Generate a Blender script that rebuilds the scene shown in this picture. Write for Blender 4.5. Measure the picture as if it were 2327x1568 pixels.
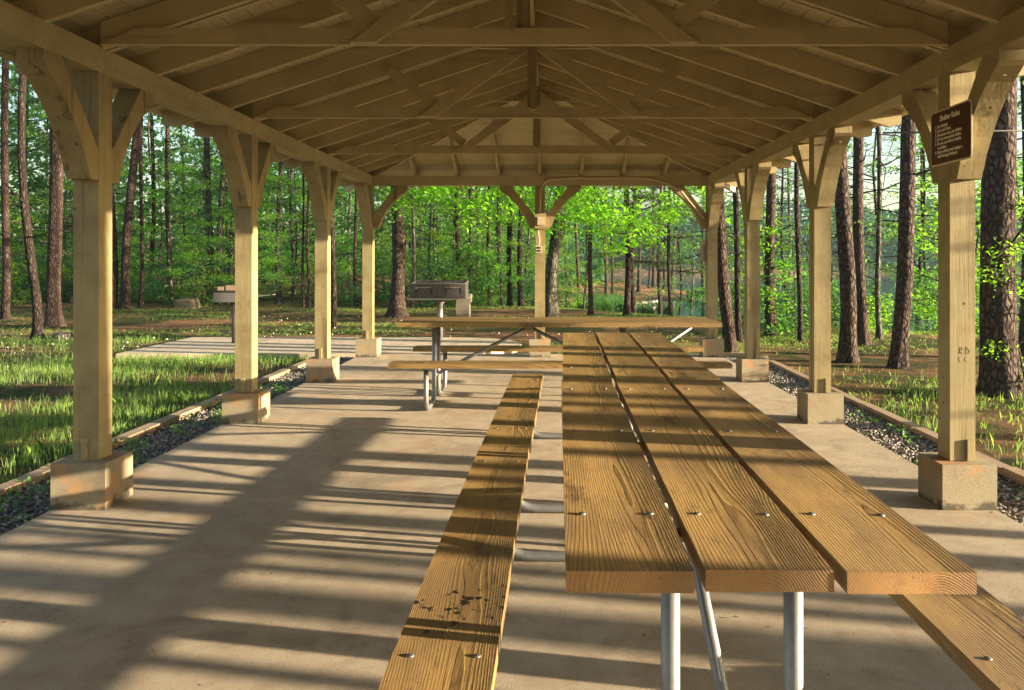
import bpy, bmesh, math, random
import numpy as np
from mathutils import Vector, Matrix
sc = bpy.context.scene
for o in list(bpy.data.objects): bpy.data.objects.remove(o)
R = math.radians
# ------------------------------------------------------------------ camera
F = 1870.0; W0 = 2327.0; VX, VY = 1250.0, 590.0; H = 1.33
cam_d = bpy.data.cameras.new("camera"); cam = bpy.data.objects.new("camera", cam_d)
sc.collection.objects.link(cam); sc.camera = cam
cam.location = (0, 0, H); cam.rotation_euler = (R(90), 0, 0)
cam_d.sensor_width = 36; cam_d.lens = 36*F/W0
cam_d.shift_x = -(VX-W0/2)/W0; cam_d.shift_y = -(784-VY)/W0
cam_d.clip_start = 0.05; cam_d.clip_end = 2000
# ------------------------------------------------------------------ world + sun
SUN_EL = R(8.9); SX, SY = 1.0, -0.21
w = bpy.data.worlds.new("World"); sc.world = w; w.use_nodes = True
nt = w.node_tree; nt.nodes.clear()
sky = nt.nodes.new("ShaderNodeTexSky"); sky.sky_type = 'NISHITA'; sky.sun_disc = False
sky.sun_elevation = SUN_EL; sky.sun_rotation = math.atan2(SX, SY)
sky.air_density = 1.0; sky.dust_density = 1.5; sky.ozone_density = 1.0
bg = nt.nodes.new("ShaderNodeBackground"); bg.inputs[1].default_value = 0.08
wo = nt.nodes.new("ShaderNodeOutputWorld")
nt.links.new(sky.outputs[0], bg.inputs[0]); nt.links.new(bg.outputs[0], wo.inputs[0])
sd = bpy.data.lights.new("sun", 'SUN'); sd.energy = 5.0; sd.angle = R(0.5); sd.color = (1, .80, .54)
sun = bpy.data.objects.new("sun", sd); sc.collection.objects.link(sun)
dirv = Vector((SX, SY, 0)).normalized()*math.cos(SUN_EL) + Vector((0, 0, math.sin(SUN_EL)))
sun.rotation_euler = dirv.to_track_quat('Z', 'Y').to_euler(); sun.location = (30, -8, 12)
vs = sc.view_settings; vs.view_transform = 'Standard'; vs.look = 'None'; vs.gamma = 1; vs.use_curve_mapping = False
vs.exposure = 2.28
sc.cycles.max_bounces = 10; sc.cycles.diffuse_bounces = 6; sc.cycles.transmission_bounces = 4

# ------------------------------------------------------------------ helpers
col = sc.collection
def setp(o, label=None, cat=None, group=None, kind=None):
    if label: o["label"] = label
    if cat: o["category"] = cat
    if group: o["group"] = group
    if kind: o["kind"] = kind
    return o
def empty(name, loc, label=None, cat=None, group=None, rz=0):
    o = bpy.data.objects.new(name, None); col.objects.link(o); o.location = loc
    o.rotation_euler = (0, 0, rz); o.empty_display_size = .2
    return setp(o, label, cat, group)
def link_mesh(name, me, mat, parent=None, loc=None, rot=None):
    o = bpy.data.objects.new(name, me); col.objects.link(o)
    if mat is not None and len(me.materials) == 0: me.materials.append(mat)
    if parent: o.parent = parent
    if loc is not None: o.location = loc
    if rot is not None: o.rotation_euler = rot
    return o
def part(name, bm, mat, parent=None, bevel=0, smooth=False, seg=1, center=True):
    if bevel:
        es = [e for e in bm.edges if e.is_manifold and e.calc_face_angle(0) > .5]
        bmesh.ops.bevel(bm, geom=es, offset=bevel, segments=seg, affect='EDGES', clamp_overlap=True)
    bmesh.ops.recalc_face_normals(bm, faces=bm.faces)
    c = Vector((0, 0, 0))
    if center:
        xs = [v.co for v in bm.verts]
        c = Vector([(min(p[i] for p in xs)+max(p[i] for p in xs))/2 for i in range(3)])
        for v in bm.verts: v.co -= c
    me = bpy.data.meshes.new(name); bm.to_mesh(me); bm.free()
    if smooth:
        for p in me.polygons: p.use_smooth = True
    return link_mesh(name, me, mat, parent, c)
def npmesh(name, V, Fq, k):
    V = np.asarray(V, np.float32).reshape(-1, 3); Fq = np.asarray(Fq, np.int32).reshape(-1, k)
    me = bpy.data.meshes.new(name)
    me.vertices.add(len(V)); me.vertices.foreach_set("co", V.ravel())
    me.loops.add(Fq.size); me.loops.foreach_set("vertex_index", Fq.ravel())
    me.polygons.add(len(Fq)); me.polygons.foreach_set("loop_start", np.arange(0, Fq.size, k, dtype=np.int32))
    me.polygons.foreach_set("loop_total", np.full(len(Fq), k, np.int32))
    me.update(calc_edges=True); me.validate()
    return me
def box(bm, x0, x1, y0, y1, z0, z1):
    v = [bm.verts.new(p) for p in ((x0,y0,z0),(x1,y0,z0),(x1,y1,z0),(x0,y1,z0),(x0,y0,z1),(x1,y0,z1),(x1,y1,z1),(x0,y1,z1))]
    for f in ((3,2,1,0),(4,5,6,7),(0,1,5,4),(1,2,6,5),(2,3,7,6),(3,0,4,7)): bm.faces.new([v[i] for i in f])
def prism(bm, pts, ax, a0, a1):
    """pts in the plane normal to ax: ax x -> (y,z), ax y -> (x,z), ax z -> (x,y)"""
    def mk(p, a): return (a, p[0], p[1]) if ax == 'x' else (p[0], a, p[1]) if ax == 'y' else (p[0], p[1], a)
    A = [bm.verts.new(mk(p, a0)) for p in pts]; B = [bm.verts.new(mk(p, a1)) for p in pts]
    n = len(pts)
    bm.faces.new(A); bm.faces.new(B[::-1])
    for i in range(n): bm.faces.new((A[i], A[(i+1) % n], B[(i+1) % n], B[i]))
def beam_between(bm, p0, p1, wdt, hgt, up=Vector((0,0,1))):
    p0 = Vector(p0); p1 = Vector(p1); d = (p1-p0).normalized(); s = d.cross(up).normalized(); u = s.cross(d)
    vs_ = []
    for p in (p0, p1):
        for a, b in ((-1,-1),(1,-1),(1,1),(-1,1)): vs_.append(bm.verts.new(p+s*(a*wdt/2)+u*(b*hgt/2)))
    for f in ((0,1,2,3),(7,6,5,4),(0,4,5,1),(1,5,6,2),(2,6,7,3),(3,7,4,0)): bm.faces.new([vs_[i] for i in f])
def tube(bm, pts, rad, n=12, cap=True):
    pts = [Vector(p) for p in pts]
    rr = rad if hasattr(rad, '__len__') else [rad]*len(pts)
    rings = []; prev = None
    for i, p in enumerate(pts):
        t = (pts[min(i+1, len(pts)-1)]-pts[max(i-1, 0)]).normalized()
        if prev is None:
            a = Vector((0,0,1)) if abs(t.z) < .9 else Vector((1,0,0)); u = t.cross(a).normalized()
        else: u = (prev - t*prev.dot(t)).normalized()
        prev = u; v = t.cross(u)
        rings.append([bm.verts.new(p+(u*math.cos(2*math.pi*k/n)+v*math.sin(2*math.pi*k/n))*rr[i]) for k in range(n)])
    for a, b in zip(rings, rings[1:]):
        for k in range(n): bm.faces.new((a[k], a[(k+1) % n], b[(k+1) % n], b[k]))
    if cap: bm.faces.new(rings[0][::-1]); bm.faces.new(rings[-1])
def rounded(pts, r, seg=5):
    pts = [Vector(p) for p in pts]; out = [pts[0]]
    for i in range(1, len(pts)-1):
        a = (pts[i-1]-pts[i]); b = (pts[i+1]-pts[i]); rr = min(r, a.length*.48, b.length*.48)
        p0 = pts[i]+a.normalized()*rr; p1 = pts[i]+b.normalized()*rr
        for k in range(seg+1):
            t = k/seg; out.append(p0*(1-t)**2+pts[i]*2*t*(1-t)+p1*t*t)
    return out+[pts[-1]]

# ------------------------------------------------------------------ materials
class M:
    def __init__(s, name):
        s.m = bpy.data.materials.new(name); s.m.use_nodes = True; s.t = s.m.node_tree; s.t.nodes.clear()
        s.out = s.n("OutputMaterial"); s.b = s.n("BsdfPrincipled"); s.l(s.b.outputs[0], s.out.inputs[0])
    def n(s, k, **kw):
        q = s.t.nodes.new("ShaderNode"+k)
        for a, b in kw.items(): setattr(q, a, b)
        return q
    def l(s, a, b): s.t.links.new(a, b)
    def coord(s, kind="Object", scale=(1,1,1), rnd=True, rotz=0):
        tc = s.n("TexCoord"); mp = s.n("Mapping"); mp.inputs["Scale"].default_value = scale
        mp.inputs["Rotation"].default_value = (0, 0, rotz)
        if kind == "World": g = s.n("NewGeometry"); src = g.outputs["Position"]
        else: src = tc.outputs[kind]
        if rnd:
            oi = s.n("ObjectInfo"); ad = s.n("VectorMath", operation='MULTIPLY_ADD')
            cb = s.n("CombineXYZ"); 
            for i, k in enumerate((37.1, 51.7, 23.3)):
                mm = s.n("Math", operation='MULTIPLY'); s.l(oi.outputs["Random"], mm.inputs[0]); mm.inputs[1].default_value = k; s.l(mm.outputs[0], cb.inputs[i])
            va = s.n("VectorMath", operation='ADD'); s.l(src, va.inputs[0]); s.l(cb.outputs[0], va.inputs[1]); src = va.outputs[0]
        s.l(src, mp.inputs[0]); return mp.outputs[0]
    def noise(s, vec, scale, detail=4, rough=.55, dist=0):
        q = s.n("TexNoise"); s.l(vec, q.inputs["Vector"]); q.inputs["Scale"].default_value = scale
        q.inputs["Detail"].default_value = detail; q.inputs["Roughness"].default_value = rough; q.inputs["Distortion"].default_value = dist
        return q.outputs[0]
    def voro(s, vec, scale, feature='F1', rnd=1):
        q = s.n("TexVoronoi", feature=feature); s.l(vec, q.inputs["Vector"]); q.inputs["Scale"].default_value = scale
        q.inputs["Randomness"].default_value = rnd
        return q
    def ramp(s, f, stops):
        q = s.n("ValToRGB"); s.l(f, q.inputs[0]); e = q.color_ramp.elements
        while len(e) > 1: e.remove(e[-1])
        e[0].position = stops[0][0]; e[0].color = (*stops[0][1], 1) if hasattr(stops[0][1], '__len__') else (stops[0][1],)*3+(1,)
        for p, c in stops[1:]:
            x = e.new(p); x.color = (*c, 1) if hasattr(c, '__len__') else (c, c, c, 1)
        return q.outputs[0]
    def mix(s, fac, a, b, mode='MIX'):
        q = s.n("Mix", data_type='RGBA', blend_type=mode)
        for i, v in ((0, fac), (6, a), (7, b)):
            if hasattr(v, 'is_linked') or isinstance(v, bpy.types.NodeSocket): s.l(v, q.inputs[i])
            elif i == 0: q.inputs[0].default_value = v
            else: q.inputs[i].default_value = (*v, 1)
        return q.outputs[2]
    def math(s, op, a, b=None, c=None):
        q = s.n("Math", operation=op)
        for i, v in enumerate((a, b, c)):
            if v is None: continue
            if isinstance(v, bpy.types.NodeSocket): s.l(v, q.inputs[i])
            else: q.inputs[i].default_value = v
        return q.outputs[0]
    def bump(s, h, strength=.3, dist=.01):
        q = s.n("Bump"); q.inputs["Strength"].default_value = strength; q.inputs["Distance"].default_value = dist
        s.l(h, q.inputs["Height"]); s.l(q.outputs[0], s.b.inputs["Normal"]); return q
    def base(s, c, rough=.7, spec=None, metal=0):
        if isinstance(c, bpy.types.NodeSocket): s.l(c, s.b.inputs["Base Color"])
        else: s.b.inputs["Base Color"].default_value = (*c, 1)
        if isinstance(rough, bpy.types.NodeSocket): s.l(rough, s.b.inputs["Roughness"])
        else: s.b.inputs["Roughness"].default_value = rough
        s.b.inputs["Metallic"].default_value = metal
        if spec is not None: s.b.inputs["Specular IOR Level"].default_value = spec
        return s.m

def paint(axis, name, tint=(.41, .34, .175), wear=.5):
    m = M(name); sc_ = [1, 1, 1]; sc_['xyz'.index(axis)] = .045
    v = m.coord(scale=tuple(sc_)); vw = m.coord()
    g = m.noise(v, 60, 4, .6); g2 = m.noise(v, 14, 3, .6)
    blot = m.noise(vw, 5, 4, .6)
    c = m.mix(m.ramp(blot, [(.35, 0), (.7, 1)]), tint, tuple(x*.86 for x in tint))
    c = m.mix(m.ramp(g, [(.3, .0), (.62, .25)]), c, tuple(x*.72 for x in tint))
    # scratched chips, dents and dirt specks
    ch = m.noise(vw, 22, 5, .75); c = m.mix(m.ramp(ch, [(.70, 0), (.73, wear*.7)]), c, (.56, .47, .30))
    vd = m.voro(vw, 9); c = m.mix(m.ramp(vd.outputs["Distance"], [(.05, wear), (.085, 0)]), c, (.06, .04, .02))
    dk = m.noise(v, 9, 5, .7, .4); gr = m.noise(vw, 2.6, 6, .72); c = m.mix(m.ramp(gr, [(.46, 0), (.66, wear*.6)]), c, (.17, .125, .06)); c = m.mix(m.ramp(dk, [(.57, 0), (.66, wear*.65)]), c, (.10, .065, .03))
    h = m.math('ADD', g, m.math('MULTIPLY', g2, .8)); m.bump(h, .35, .004)
    return m.base(c, .52, .35)
PX, PY, PZ = paint('x', 'paint_x', (.49, .415, .23), .4), paint('y', 'paint_y', (.43, .36, .19)), paint('z', 'paint_worn_shade_tint', (.35, .29, .15), 1.15)  # one paint; roof tint lifted, post tint darkened for light and shade; posts worn
PDECK = paint('y', 'paint_deck', (.52, .45, .26), .3); PDECKX = paint('x', 'paint_deck_x', (.52, .45, .26), .3)  # deck tint lifted further, standing in for light bounced off the floor

def plank(name, stain=False):
    m = M(name); tc = m.n("TexCoord"); oi = m.n("ObjectInfo")
    sx = m.n("SeparateXYZ"); m.l(tc.outputs["Object"], sx.inputs[0])
    rnd = oi.outputs["Random"]
    r2 = m.math('FRACT', m.math('MULTIPLY', rnd, 17.3)); r3 = m.math('FRACT', m.math('MULTIPLY', rnd, 91.7))
    vo = m.coord(scale=(1, 1, 1))
    # knots: sparse cells that swirl the rings
    kv = m.coord(scale=(1, .38, 1)); kn = m.voro(kv, 4.5)
    kd = kn.outputs["Distance"]
    kgate = m.ramp(m.n("SeparateColor").outputs[0], [(0, 0), (1, 1)]) if False else None
    infl = m.ramp(kd, [(0, 1), (.16, .35), (.34, 0)])
    vs_ = m.coord(scale=(2.2, .3, 2.2)); n1 = m.noise(vs_, 1.6, 1, .5); n2 = m.noise(m.coord(scale=(5, .5, 5)), 2, 2, .5)
    px = m.math('SUBTRACT', sx.outputs[0], m.math('MULTIPLY_ADD', r2, .12, -.06))
    px = m.math('ADD', px, m.math('MULTIPLY_ADD', n1, .20, -.10))
    pz = m.math('ADD', sx.outputs[2], m.math('MULTIPLY_ADD', r3, .07, .02))
    pz = m.math('ADD', pz, m.math('MULTIPLY', n2, .03))
    rr = m.math('SQRT', m.math('ADD', m.math('MULTIPLY', px, px), m.math('MULTIPLY', pz, pz)))
    rr = m.math('ADD', rr, m.math('MULTIPLY', infl, .028))
    fr = m.math('FRACT', m.math('MULTIPLY', rr, 185))
    band = m.ramp(fr, [(0, .1), (.45, .25), (.80, .8), (.93, .85), (1, .1)])
    fine = m.noise(m.coord(scale=(1, .02, 1)), 330, 3, .7)
    c = m.mix(band, (.42, .285, .108), (.18, .105, .036))
    c = m.mix(m.ramp(fine, [(.3, .0), (.75, .4)]), c, (.17, .085, .025))
    big = m.noise(m.coord(scale=(2, .5, 2)), 2.5, 5, .65)
    c = m.mix(m.ramp(big, [(.42, 0), (.60, .75)]), c, (.15, .10, .05))
    c = m.mix(m.ramp(kd, [(.045, .9), (.085, .0)]), c, (.10, .042, .012))
    dirt = m.noise(m.coord(scale=(1, .3, 1)), 9, 6, .8); c = m.mix(m.ramp(dirt, [(.56, 0), (.66, .75)]), c, (.05, .036, .022))
    sp = m.voro(vo, 26); c = m.mix(m.ramp(sp.outputs["Distance"], [(.05, .8), (.09, 0)]), c, (.04, .025, .015))
    if stain:
        a = m.coord(rnd=False, scale=(1, .8, 1)); n = m.noise(a, 34, 4, .6)
        ly = sx.outputs[1]
        gate = m.math('MULTIPLY', m.ramp(m.math('MULTIPLY_ADD', ly, 1, 2), [(0, 0), (1, 0)]), 0)
        g1 = m.n("MapRange"); m.l(m.math('ABSOLUTE', m.math('ADD', ly, .62)), g1.inputs[0]); g1.inputs[1].default_value = .0; g1.inputs[2].default_value = .24; g1.inputs[3].default_value = .15; g1.inputs[4].default_value = -.06
        s_ = m.math('ADD', n, g1.outputs[0]); c = m.mix(m.ramp(s_, [(.685, 0), (.70, .97)]), c, (.008, .006, .005))
    ns = m.n('SeparateXYZ'); m.l(tc.outputs['Normal'], ns.inputs[0]); en = m.math('ABSOLUTE', ns.outputs[1]); c = m.mix(m.ramp(en, [(.8, 0), (.95, .28)]), c, m.mix(m.noise(vo, 200, 3, .8), (.20, .07, .03), (.75, .38, .17)))
    h = m.math('SUBTRACT', m.math('MULTIPLY', fine, .5), m.math('MULTIPLY', band, -.5)); m.bump(h, .7, .004)
    return m.base(c, m.math('MULTIPLY_ADD', band, -.12, .58), .35)
WOOD, WOODS = plank('pine_plank'), plank('pine_plank_stained', True)

def concrete(name, base=(.53, .455, .345), rust=.35, pier=False):
    m = M(name); v = m.coord('World', rnd=False) if not pier else m.coord()
    big = m.noise(v, .9, 5, .6); mid = m.noise(v, 6, 5, .65); fine = m.noise(v, 160, 3, .8); sand = m.noise(v, 420, 2, .7)
    c = m.mix(m.ramp(big, [(.3, 0), (.7, 1)]), base, tuple(x*.80 for x in base))
    c = m.mix(m.ramp(mid, [(.40, .0), (.68, .5)]), c, (.27, .205, .14)); st = m.noise(v, 2.1, 7, .72, .6); c = m.mix(m.ramp(st, [(.54, 0), (.64, .5)]), c, (.20, .155, .115))
    c = m.mix(m.ramp(fine, [(.38, .5), (.55, .0)]), c, (.20, .15, .10))
    c = m.mix(m.ramp(sand, [(.58, 0), (.72, .5)]), c, (.62, .53, .40))
    ru = m.noise(v, 1.7 if not pier else 5, 5, .6)
    c = m.mix(m.ramp(ru, [(.585 if not pier else .53, 0), (.70 if not pier else .62, rust)]), c, (.50, .24, .08))
    sp = m.voro(v, 7); c = m.mix(m.ramp(sp.outputs["Distance"], [(.02, .7), (.035, 0)]), c, (.06, .04, .03))
    if pier:
        tc = m.n("TexCoord"); sp_ = m.n("SeparateXYZ"); m.l(tc.outputs["Object"], sp_.inputs[0])
        q = m.math('ADD', m.math('MULTIPLY', sp_.outputs[2], -4.2), m.noise(v, 9, 5, .7))
        c = m.mix(m.ramp(q, [(.80, 0), (.95, .85)]), c, (.055, .05, .04))
    h = m.math('ADD', m.math('MULTIPLY', fine, .6), m.math('MULTIPLY', sand, .5)); m.bump(h, (1.0 if name == 'concrete_floor' else .25) if not pier else .7, .008)
    return m.base(c, .85, .25)
SLAB, PIER = concrete('concrete_floor'), concrete('concrete_pier', (.36, .32, .22), .6, True)
PADM = concrete('concrete_pad', (.80, .66, .48), .1)
PEDM = concrete('concrete_pedestal', (.16, .15, .13), .0, True)

def metal(name, c, rough, met, sc_=40, amt=.35):
    m = M(name); v = m.coord(); n = m.noise(v, sc_, 4, .7); sp = m.noise(v, sc_*4, 2)
    cc = m.mix(m.ramp(n, [(.35, 0), (.7, amt)]), c, tuple(x*.5 for x in c)); m.bump(sp, .1, .001)
    return m.base(cc, rough, None, met)
GALV = metal('galvanised', (.25, .26, .27), .5, .6); BOLT = metal('bolt_steel', (.26, .25, .24), .5, .8)
IRON = metal('grill_iron', (.085, .075, .07), .55, .2, 14, .5); CHIP = metal('grill_rim', (.42, .36, .28), .55, .4, 30)
BOXM = metal('box_grey', (.34, .27, .15), .5, 0)
def flat(name, c, rough=.6, sc_=20, amt=.3):
    m = M(name); n = m.noise(m.coord(), sc_, 4); return m.base(m.mix(m.ramp(n, [(.3, 0), (.7, amt)]), c, tuple(x*.6 for x in c)), rough)
SIGNB = flat('sign_brown', (.075, .022, .010), .45); SIGNW = flat('sign_cream', (.68, .60, .44), .5, 20, .1)
SIGNL = flat('sign_lettering', (.92, .86, .74), .5, 20, .02); CABLE = flat('cable_grey', (.10, .10, .09)); CONDUIT = flat('conduit_tan', (.55, .45, .27)); OUTLET = flat('outlet_ivory', (.50, .43, .30)); BLACK = flat('socket_black', (.02, .02, .02))
SHINGLE = flat('shingle', (.06, .05, .045), .9, 60); BRICK = flat('firebrick', (.34, .235, .155), .9, 30)
TIMB = flat('edging_timber', (.40, .29, .19), .85, 12, .6)

def bark(name, a, b, crack, s=9.0, stretch=.32, lichen=0):
    m = M(name); v = m.coord(scale=(1, 1, stretch)); nz = m.n("TexNoise"); m.l(v, nz.inputs["Vector"]); nz.inputs["Scale"].default_value = s*.9; nz.inputs["Detail"].default_value = 4
    dv = m.n("VectorMath", operation='MULTIPLY_ADD'); m.l(nz.outputs["Color"], dv.inputs[0]); k = 1.1/s; dv.inputs[1].default_value = (k, k, k*.8); m.l(v, dv.inputs[2])
    e = m.voro(dv.outputs[0], s, 'DISTANCE_TO_EDGE'); cell = m.voro(dv.outputs[0], s)
    n = m.noise(m.coord(scale=(1, 1, .6)), 55, 5, .75); n3 = m.noise(m.coord(), 1.3, 3, .5); c = m.mix(m.ramp(n, [(.3, 0), (.7, 1)]), b, a)
    cs = m.n("SeparateColor"); m.l(cell.outputs["Color"], cs.inputs[0]); c = m.mix(m.math('MULTIPLY', cs.outputs[0], .55), c, tuple(x*.55 for x in b))
    c = m.mix(m.ramp(n3, [(.4, 0), (.7, .5)]), c, tuple(x*.7 for x in b))
    if lichen: c = m.mix(m.ramp(m.noise(m.coord(), 7, 5, .7), [(.52, 0), (.60, lichen)]), c, (.33, .33, .27))
    cw = m.math('MULTIPLY_ADD', m.noise(v, s*.5, 2), .22, -.04); dd = m.math('SUBTRACT', e.outputs["Distance"], cw)
    ed = m.ramp(dd, [(.0, .8), (.07, .25), (.15, 0)]); c = m.mix(ed, c, crack)
    hh = m.math('ADD', m.ramp(dd, [(0, 0), (.22, 1)]), m.math('MULTIPLY', n, .4)); m.bump(hh, 1.0, .035)
    return m.base(c, .9, .15)
BARKP = bark('bark_pine', (.18, .125, .10), (.10, .075, .068), (.03, .018, .014), 24, .33)
BARKD = bark('bark_dark', (.12, .085, .07), (.065, .05, .045), (.014, .011, .010), 22)
BARKG = bark('bark_grey', (.20, .18, .155), (.11, .10, .085), (.03, .026, .022), 22, .2, .7)
BARKB = bark('bark_big', (.185, .135, .115), (.12, .092, .082), (.016, .010, .009), 18, .5)

def leafm(name, c1, c2, trans=.55, tc=None):
    m = M(name); g = m.n("NewGeometry"); oi = m.n("ObjectInfo")
    r = g.outputs["Random Per Island"]
    c = m.mix(r, c1, c2); hs = m.n("HueSaturation"); m.l(c, hs.inputs["Color"])
    m.l(m.math('MULTIPLY_ADD', oi.outputs["Random"], .05, .475), hs.inputs["Hue"]); m.l(m.math('MULTIPLY_ADD', oi.outputs["Random"], .4, .8), hs.inputs["Value"])
    cl = m.noise(m.coord('World', rnd=False), .8, 2); c = m.mix(m.ramp(cl, [(.35, 0), (.65, .55)]), hs.outputs[0], c1)
    m.base(c, .5, .25)
    tr = m.n("BsdfTranslucent"); tcx = m.mix(1.0, c, tc or (1.6, 1.9, .6), 'MULTIPLY'); m.l(tcx, tr.inputs[0])
    mx = m.n("MixShader"); mx.inputs[0].default_value = trans; m.l(m.b.outputs[0], mx.inputs[1]); m.l(tr.outputs[0], mx.inputs[2]); m.l(mx.outputs[0], m.out.inputs[0])
    return m.m
LEAF = leafm('leaf_green', (.075, .20, .055), (.17, .33, .07), .45); LEAFB = leafm('leaf_bright', (.15, .32, .03), (.27, .42, .05), .6)
LEAFD = leafm('leaf_dark', (.03, .11, .05), (.06, .17, .06), .5); NEEDLE = leafm('pine_needles', (.035, .075, .025), (.08, .12, .04), .35)
LEAFY = leafm('leaf_yellow', (.16, .20, .03), (.25, .25, .05), .6)
GRASS = leafm('grass_blades', (.14, .27, .06), (.34, .42, .14), .5, (1.4, 1.5, .7)); REED = leafm('reeds', (.03, .08, .02), (.06, .13, .03), .4)
FARL = leafm('far_leaves_hazed', (.02, .085, .07), (.04, .13, .09), .3)  # bluish distance haze put into the leaf colour

def groundm():
    m = M('forest_floor'); v = m.coord('World', rnd=False)
    a = m.noise(v, .55, 4, .6); b = m.noise(v, 3.2, 5, .7); f = m.noise(v, 45, 4, .75); f2 = m.noise(m.coord('World', rnd=False, scale=(1, 3, 1), rotz=.5), 25, 4, .8)
    straw = m.mix(m.ramp(f2, [(.35, 0), (.65, 1)]), (.09, .042, .024), (.46, .25, .14)); straw = m.mix(m.ramp(f, [(.3, .7), (.5, 0)]), straw, (.05, .03, .02))
    grs = m.mix(f, (.02, .028, .01), (.085, .10, .03))
    k = m.math('ADD', a, m.math('MULTIPLY_ADD', b, .5, -.25))
    c = m.mix(m.ramp(k, [(.42, 0), (.56, 1)]), straw, grs)
    m.bump(m.math('ADD', f, f2), .9, .03); return m.base(c, .95, .1)
GROUND = groundm()
def gravelm():
    m = M('gravel_stone'); g = m.n("NewGeometry"); c = m.ramp(g.outputs["Random Per Island"], [(0, (.09, .08, .075)), (.5, (.22, .205, .19)), (.85, (.36, .33, .29)), (1, (.55, .5, .43))])
    return m.base(c, .8)
GRAV = gravelm(); SOIL = flat('gravel_bed', (.07, .06, .05), .95, 30)
def rockm():
    m = M('boulder_rock'); v = m.coord(); n = m.noise(v, 4, 6, .7); n2 = m.noise(v, 18, 5, .7)
    c = m.mix(m.ramp(n, [(.35, 0), (.65, 1)]), (.17, .135, .085), (.085, .075, .05)); c = m.mix(m.ramp(n2, [(.6, 0), (.7, .8)]), c, (.05, .06, .035))
    m.bump(m.math('ADD', n, n2), .8, .03); return m.base(c, .9)
ROCK = rockm()
def waterm():
    m = M('lake_water'); n = m.noise(m.coord('World', rnd=False, scale=(.6, 2.0, 1)), 1.6, 3, .55); m.bump(n, .05, .03)
    m.base((.012, .065, .085), .08, .5); return m.m
WATER = waterm()
LITTER = leafm('dry_litter', (.12, .05, .025), (.42, .24, .12), .1, (1, 1, 1)); WHITE = flat('clover_white', (.75, .74, .66), .7)

# ------------------------------------------------------------------ terrain
WZ = -1.3
LAKE = np.array([(60,-70),(36,-20),(27,8),(21,19),(13,27),(8,33),(3.2,36.5),(1.6,40),(3,46),(6,51),(12,55),(15,60),(14,66),(8,72),(0,86),(-6,110),(-8,138),(60,146),(140,140),(200,90),(230,0),(200,-80),(120,-110)], float)
def lake_sd(P):
    P = np.atleast_2d(P).astype(float); d = np.full(len(P), 1e9); ins = np.zeros(len(P), bool); n = len(LAKE)
    for i in range(n):
        a = LAKE[i]; b = LAKE[(i+1) % n]; ab = b-a; t = np.clip(((P-a)@ab)/(ab@ab), 0, 1)
        d = np.minimum(d, np.linalg.norm(P-(a+t[:, None]*ab), axis=1))
        c = ((a[1] > P[:, 1]) != (b[1] > P[:, 1])) & (P[:, 0] < (b[0]-a[0])*(P[:, 1]-a[1])/(b[1]-a[1]+1e-12)+a[0]); ins ^= c
    return np.where(ins, -d, d)
def gz(P):
    P = np.atleast_2d(P).astype(float); s = lake_sd(P); x, y = P[:, 0], P[:, 1]
    t = np.clip(s/13.0, 0, 1); t = t*t*(3-2*t)
    base = -.09 + .03*np.sin(x*.35+1)*np.cos(y*.3)*np.clip((np.hypot(x, y-5)-12)/8, 0, 1)
    base = base + .014*np.clip(y-24, 0, 60)*np.clip((4-x)/10, 0, 1) + np.clip(y-140, 0, 60)*.10 + np.clip(x-205, 0, 50)*.1
    z = (WZ-.05)*(1-t)+base*t
    return np.where(s < 0, WZ-.05+np.maximum(s*.15, -2), z)
def g1(x, y): return float(gz([(x, y)])[0])
def at(px, py, off=0):
    """point on the ground seen at pixel (px,py) of the 2327-wide picture"""
    d = 20.0
    for _ in range(60):
        X = (px-VX)/F*d; z = g1(X, d)+off; dn = (H-z)*F/max(py-VY, 4); d = .6*d+.4*dn
    return (px-VX)/F*d, d
def axis_pts(lo, hi, fine_lo, fine_hi, df, dc):
    a = list(np.arange(fine_lo, fine_hi, df)); x = fine_lo; s = df
    while x > lo: s *= 1.16; x -= s; a.insert(0, x)
    x = a[-1]; s = df
    while x < hi: s *= 1.16; x += s; a.append(x)
    return np.array(a)
def grid_mesh(name, xs, ys, zf):
    X, Y = np.meshgrid(xs, ys); P = np.c_[X.ravel(), Y.ravel()]; Z = zf(P); V = np.c_[P, Z]; nx, ny = len(xs), len(ys)
    i, j = np.meshgrid(np.arange(nx-1), np.arange(ny-1)); a = (j*nx+i).ravel()
    return npmesh(name, V, np.c_[a, a+1, a+nx+1, a+nx], 4)
me = grid_mesh('ground', axis_pts(-450, 450, -30, 45, .6, 0), axis_pts(-400, 600, -15, 75, .6, 0), gz)
for p in me.polygons: p.use_smooth = True
setp(link_mesh('ground', me, GROUND), kind='structure')
bm = bmesh.new(); vs_ = [bm.verts.new((x, y, WZ)) for x, y in LAKE]; bm.faces.new(vs_); 
o = part('lake', bm, WATER, center=False); setp(o, kind='structure')
if o.data.polygons[0].normal.z < 0: o.data.flip_normals()

CX = -.139; XL, XR = -2.65, 2.37; YB = 11.62; YF = -2.75
bm = bmesh.new(); box(bm, XL, XR, YF, YB, -.16, 0); setp(part('shelter_floor', bm, SLAB, bevel=.008), kind='structure')
bm = bmesh.new(); pts = [(-6.2, 11.75), (-.95, 11.75)]+[(-1.7+1.25*math.cos(t), 13.0+1.25*math.sin(t)) for t in np.linspace(-.9, math.pi/2, 12)]+[(-6.2, 14.25)]
prism(bm, pts, 'z', -.2, -.012); setp(part('grill_pad', bm, PADM, bevel=.01), kind='structure')

rng = np.random.default_rng(7); random.seed(7)
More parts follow.
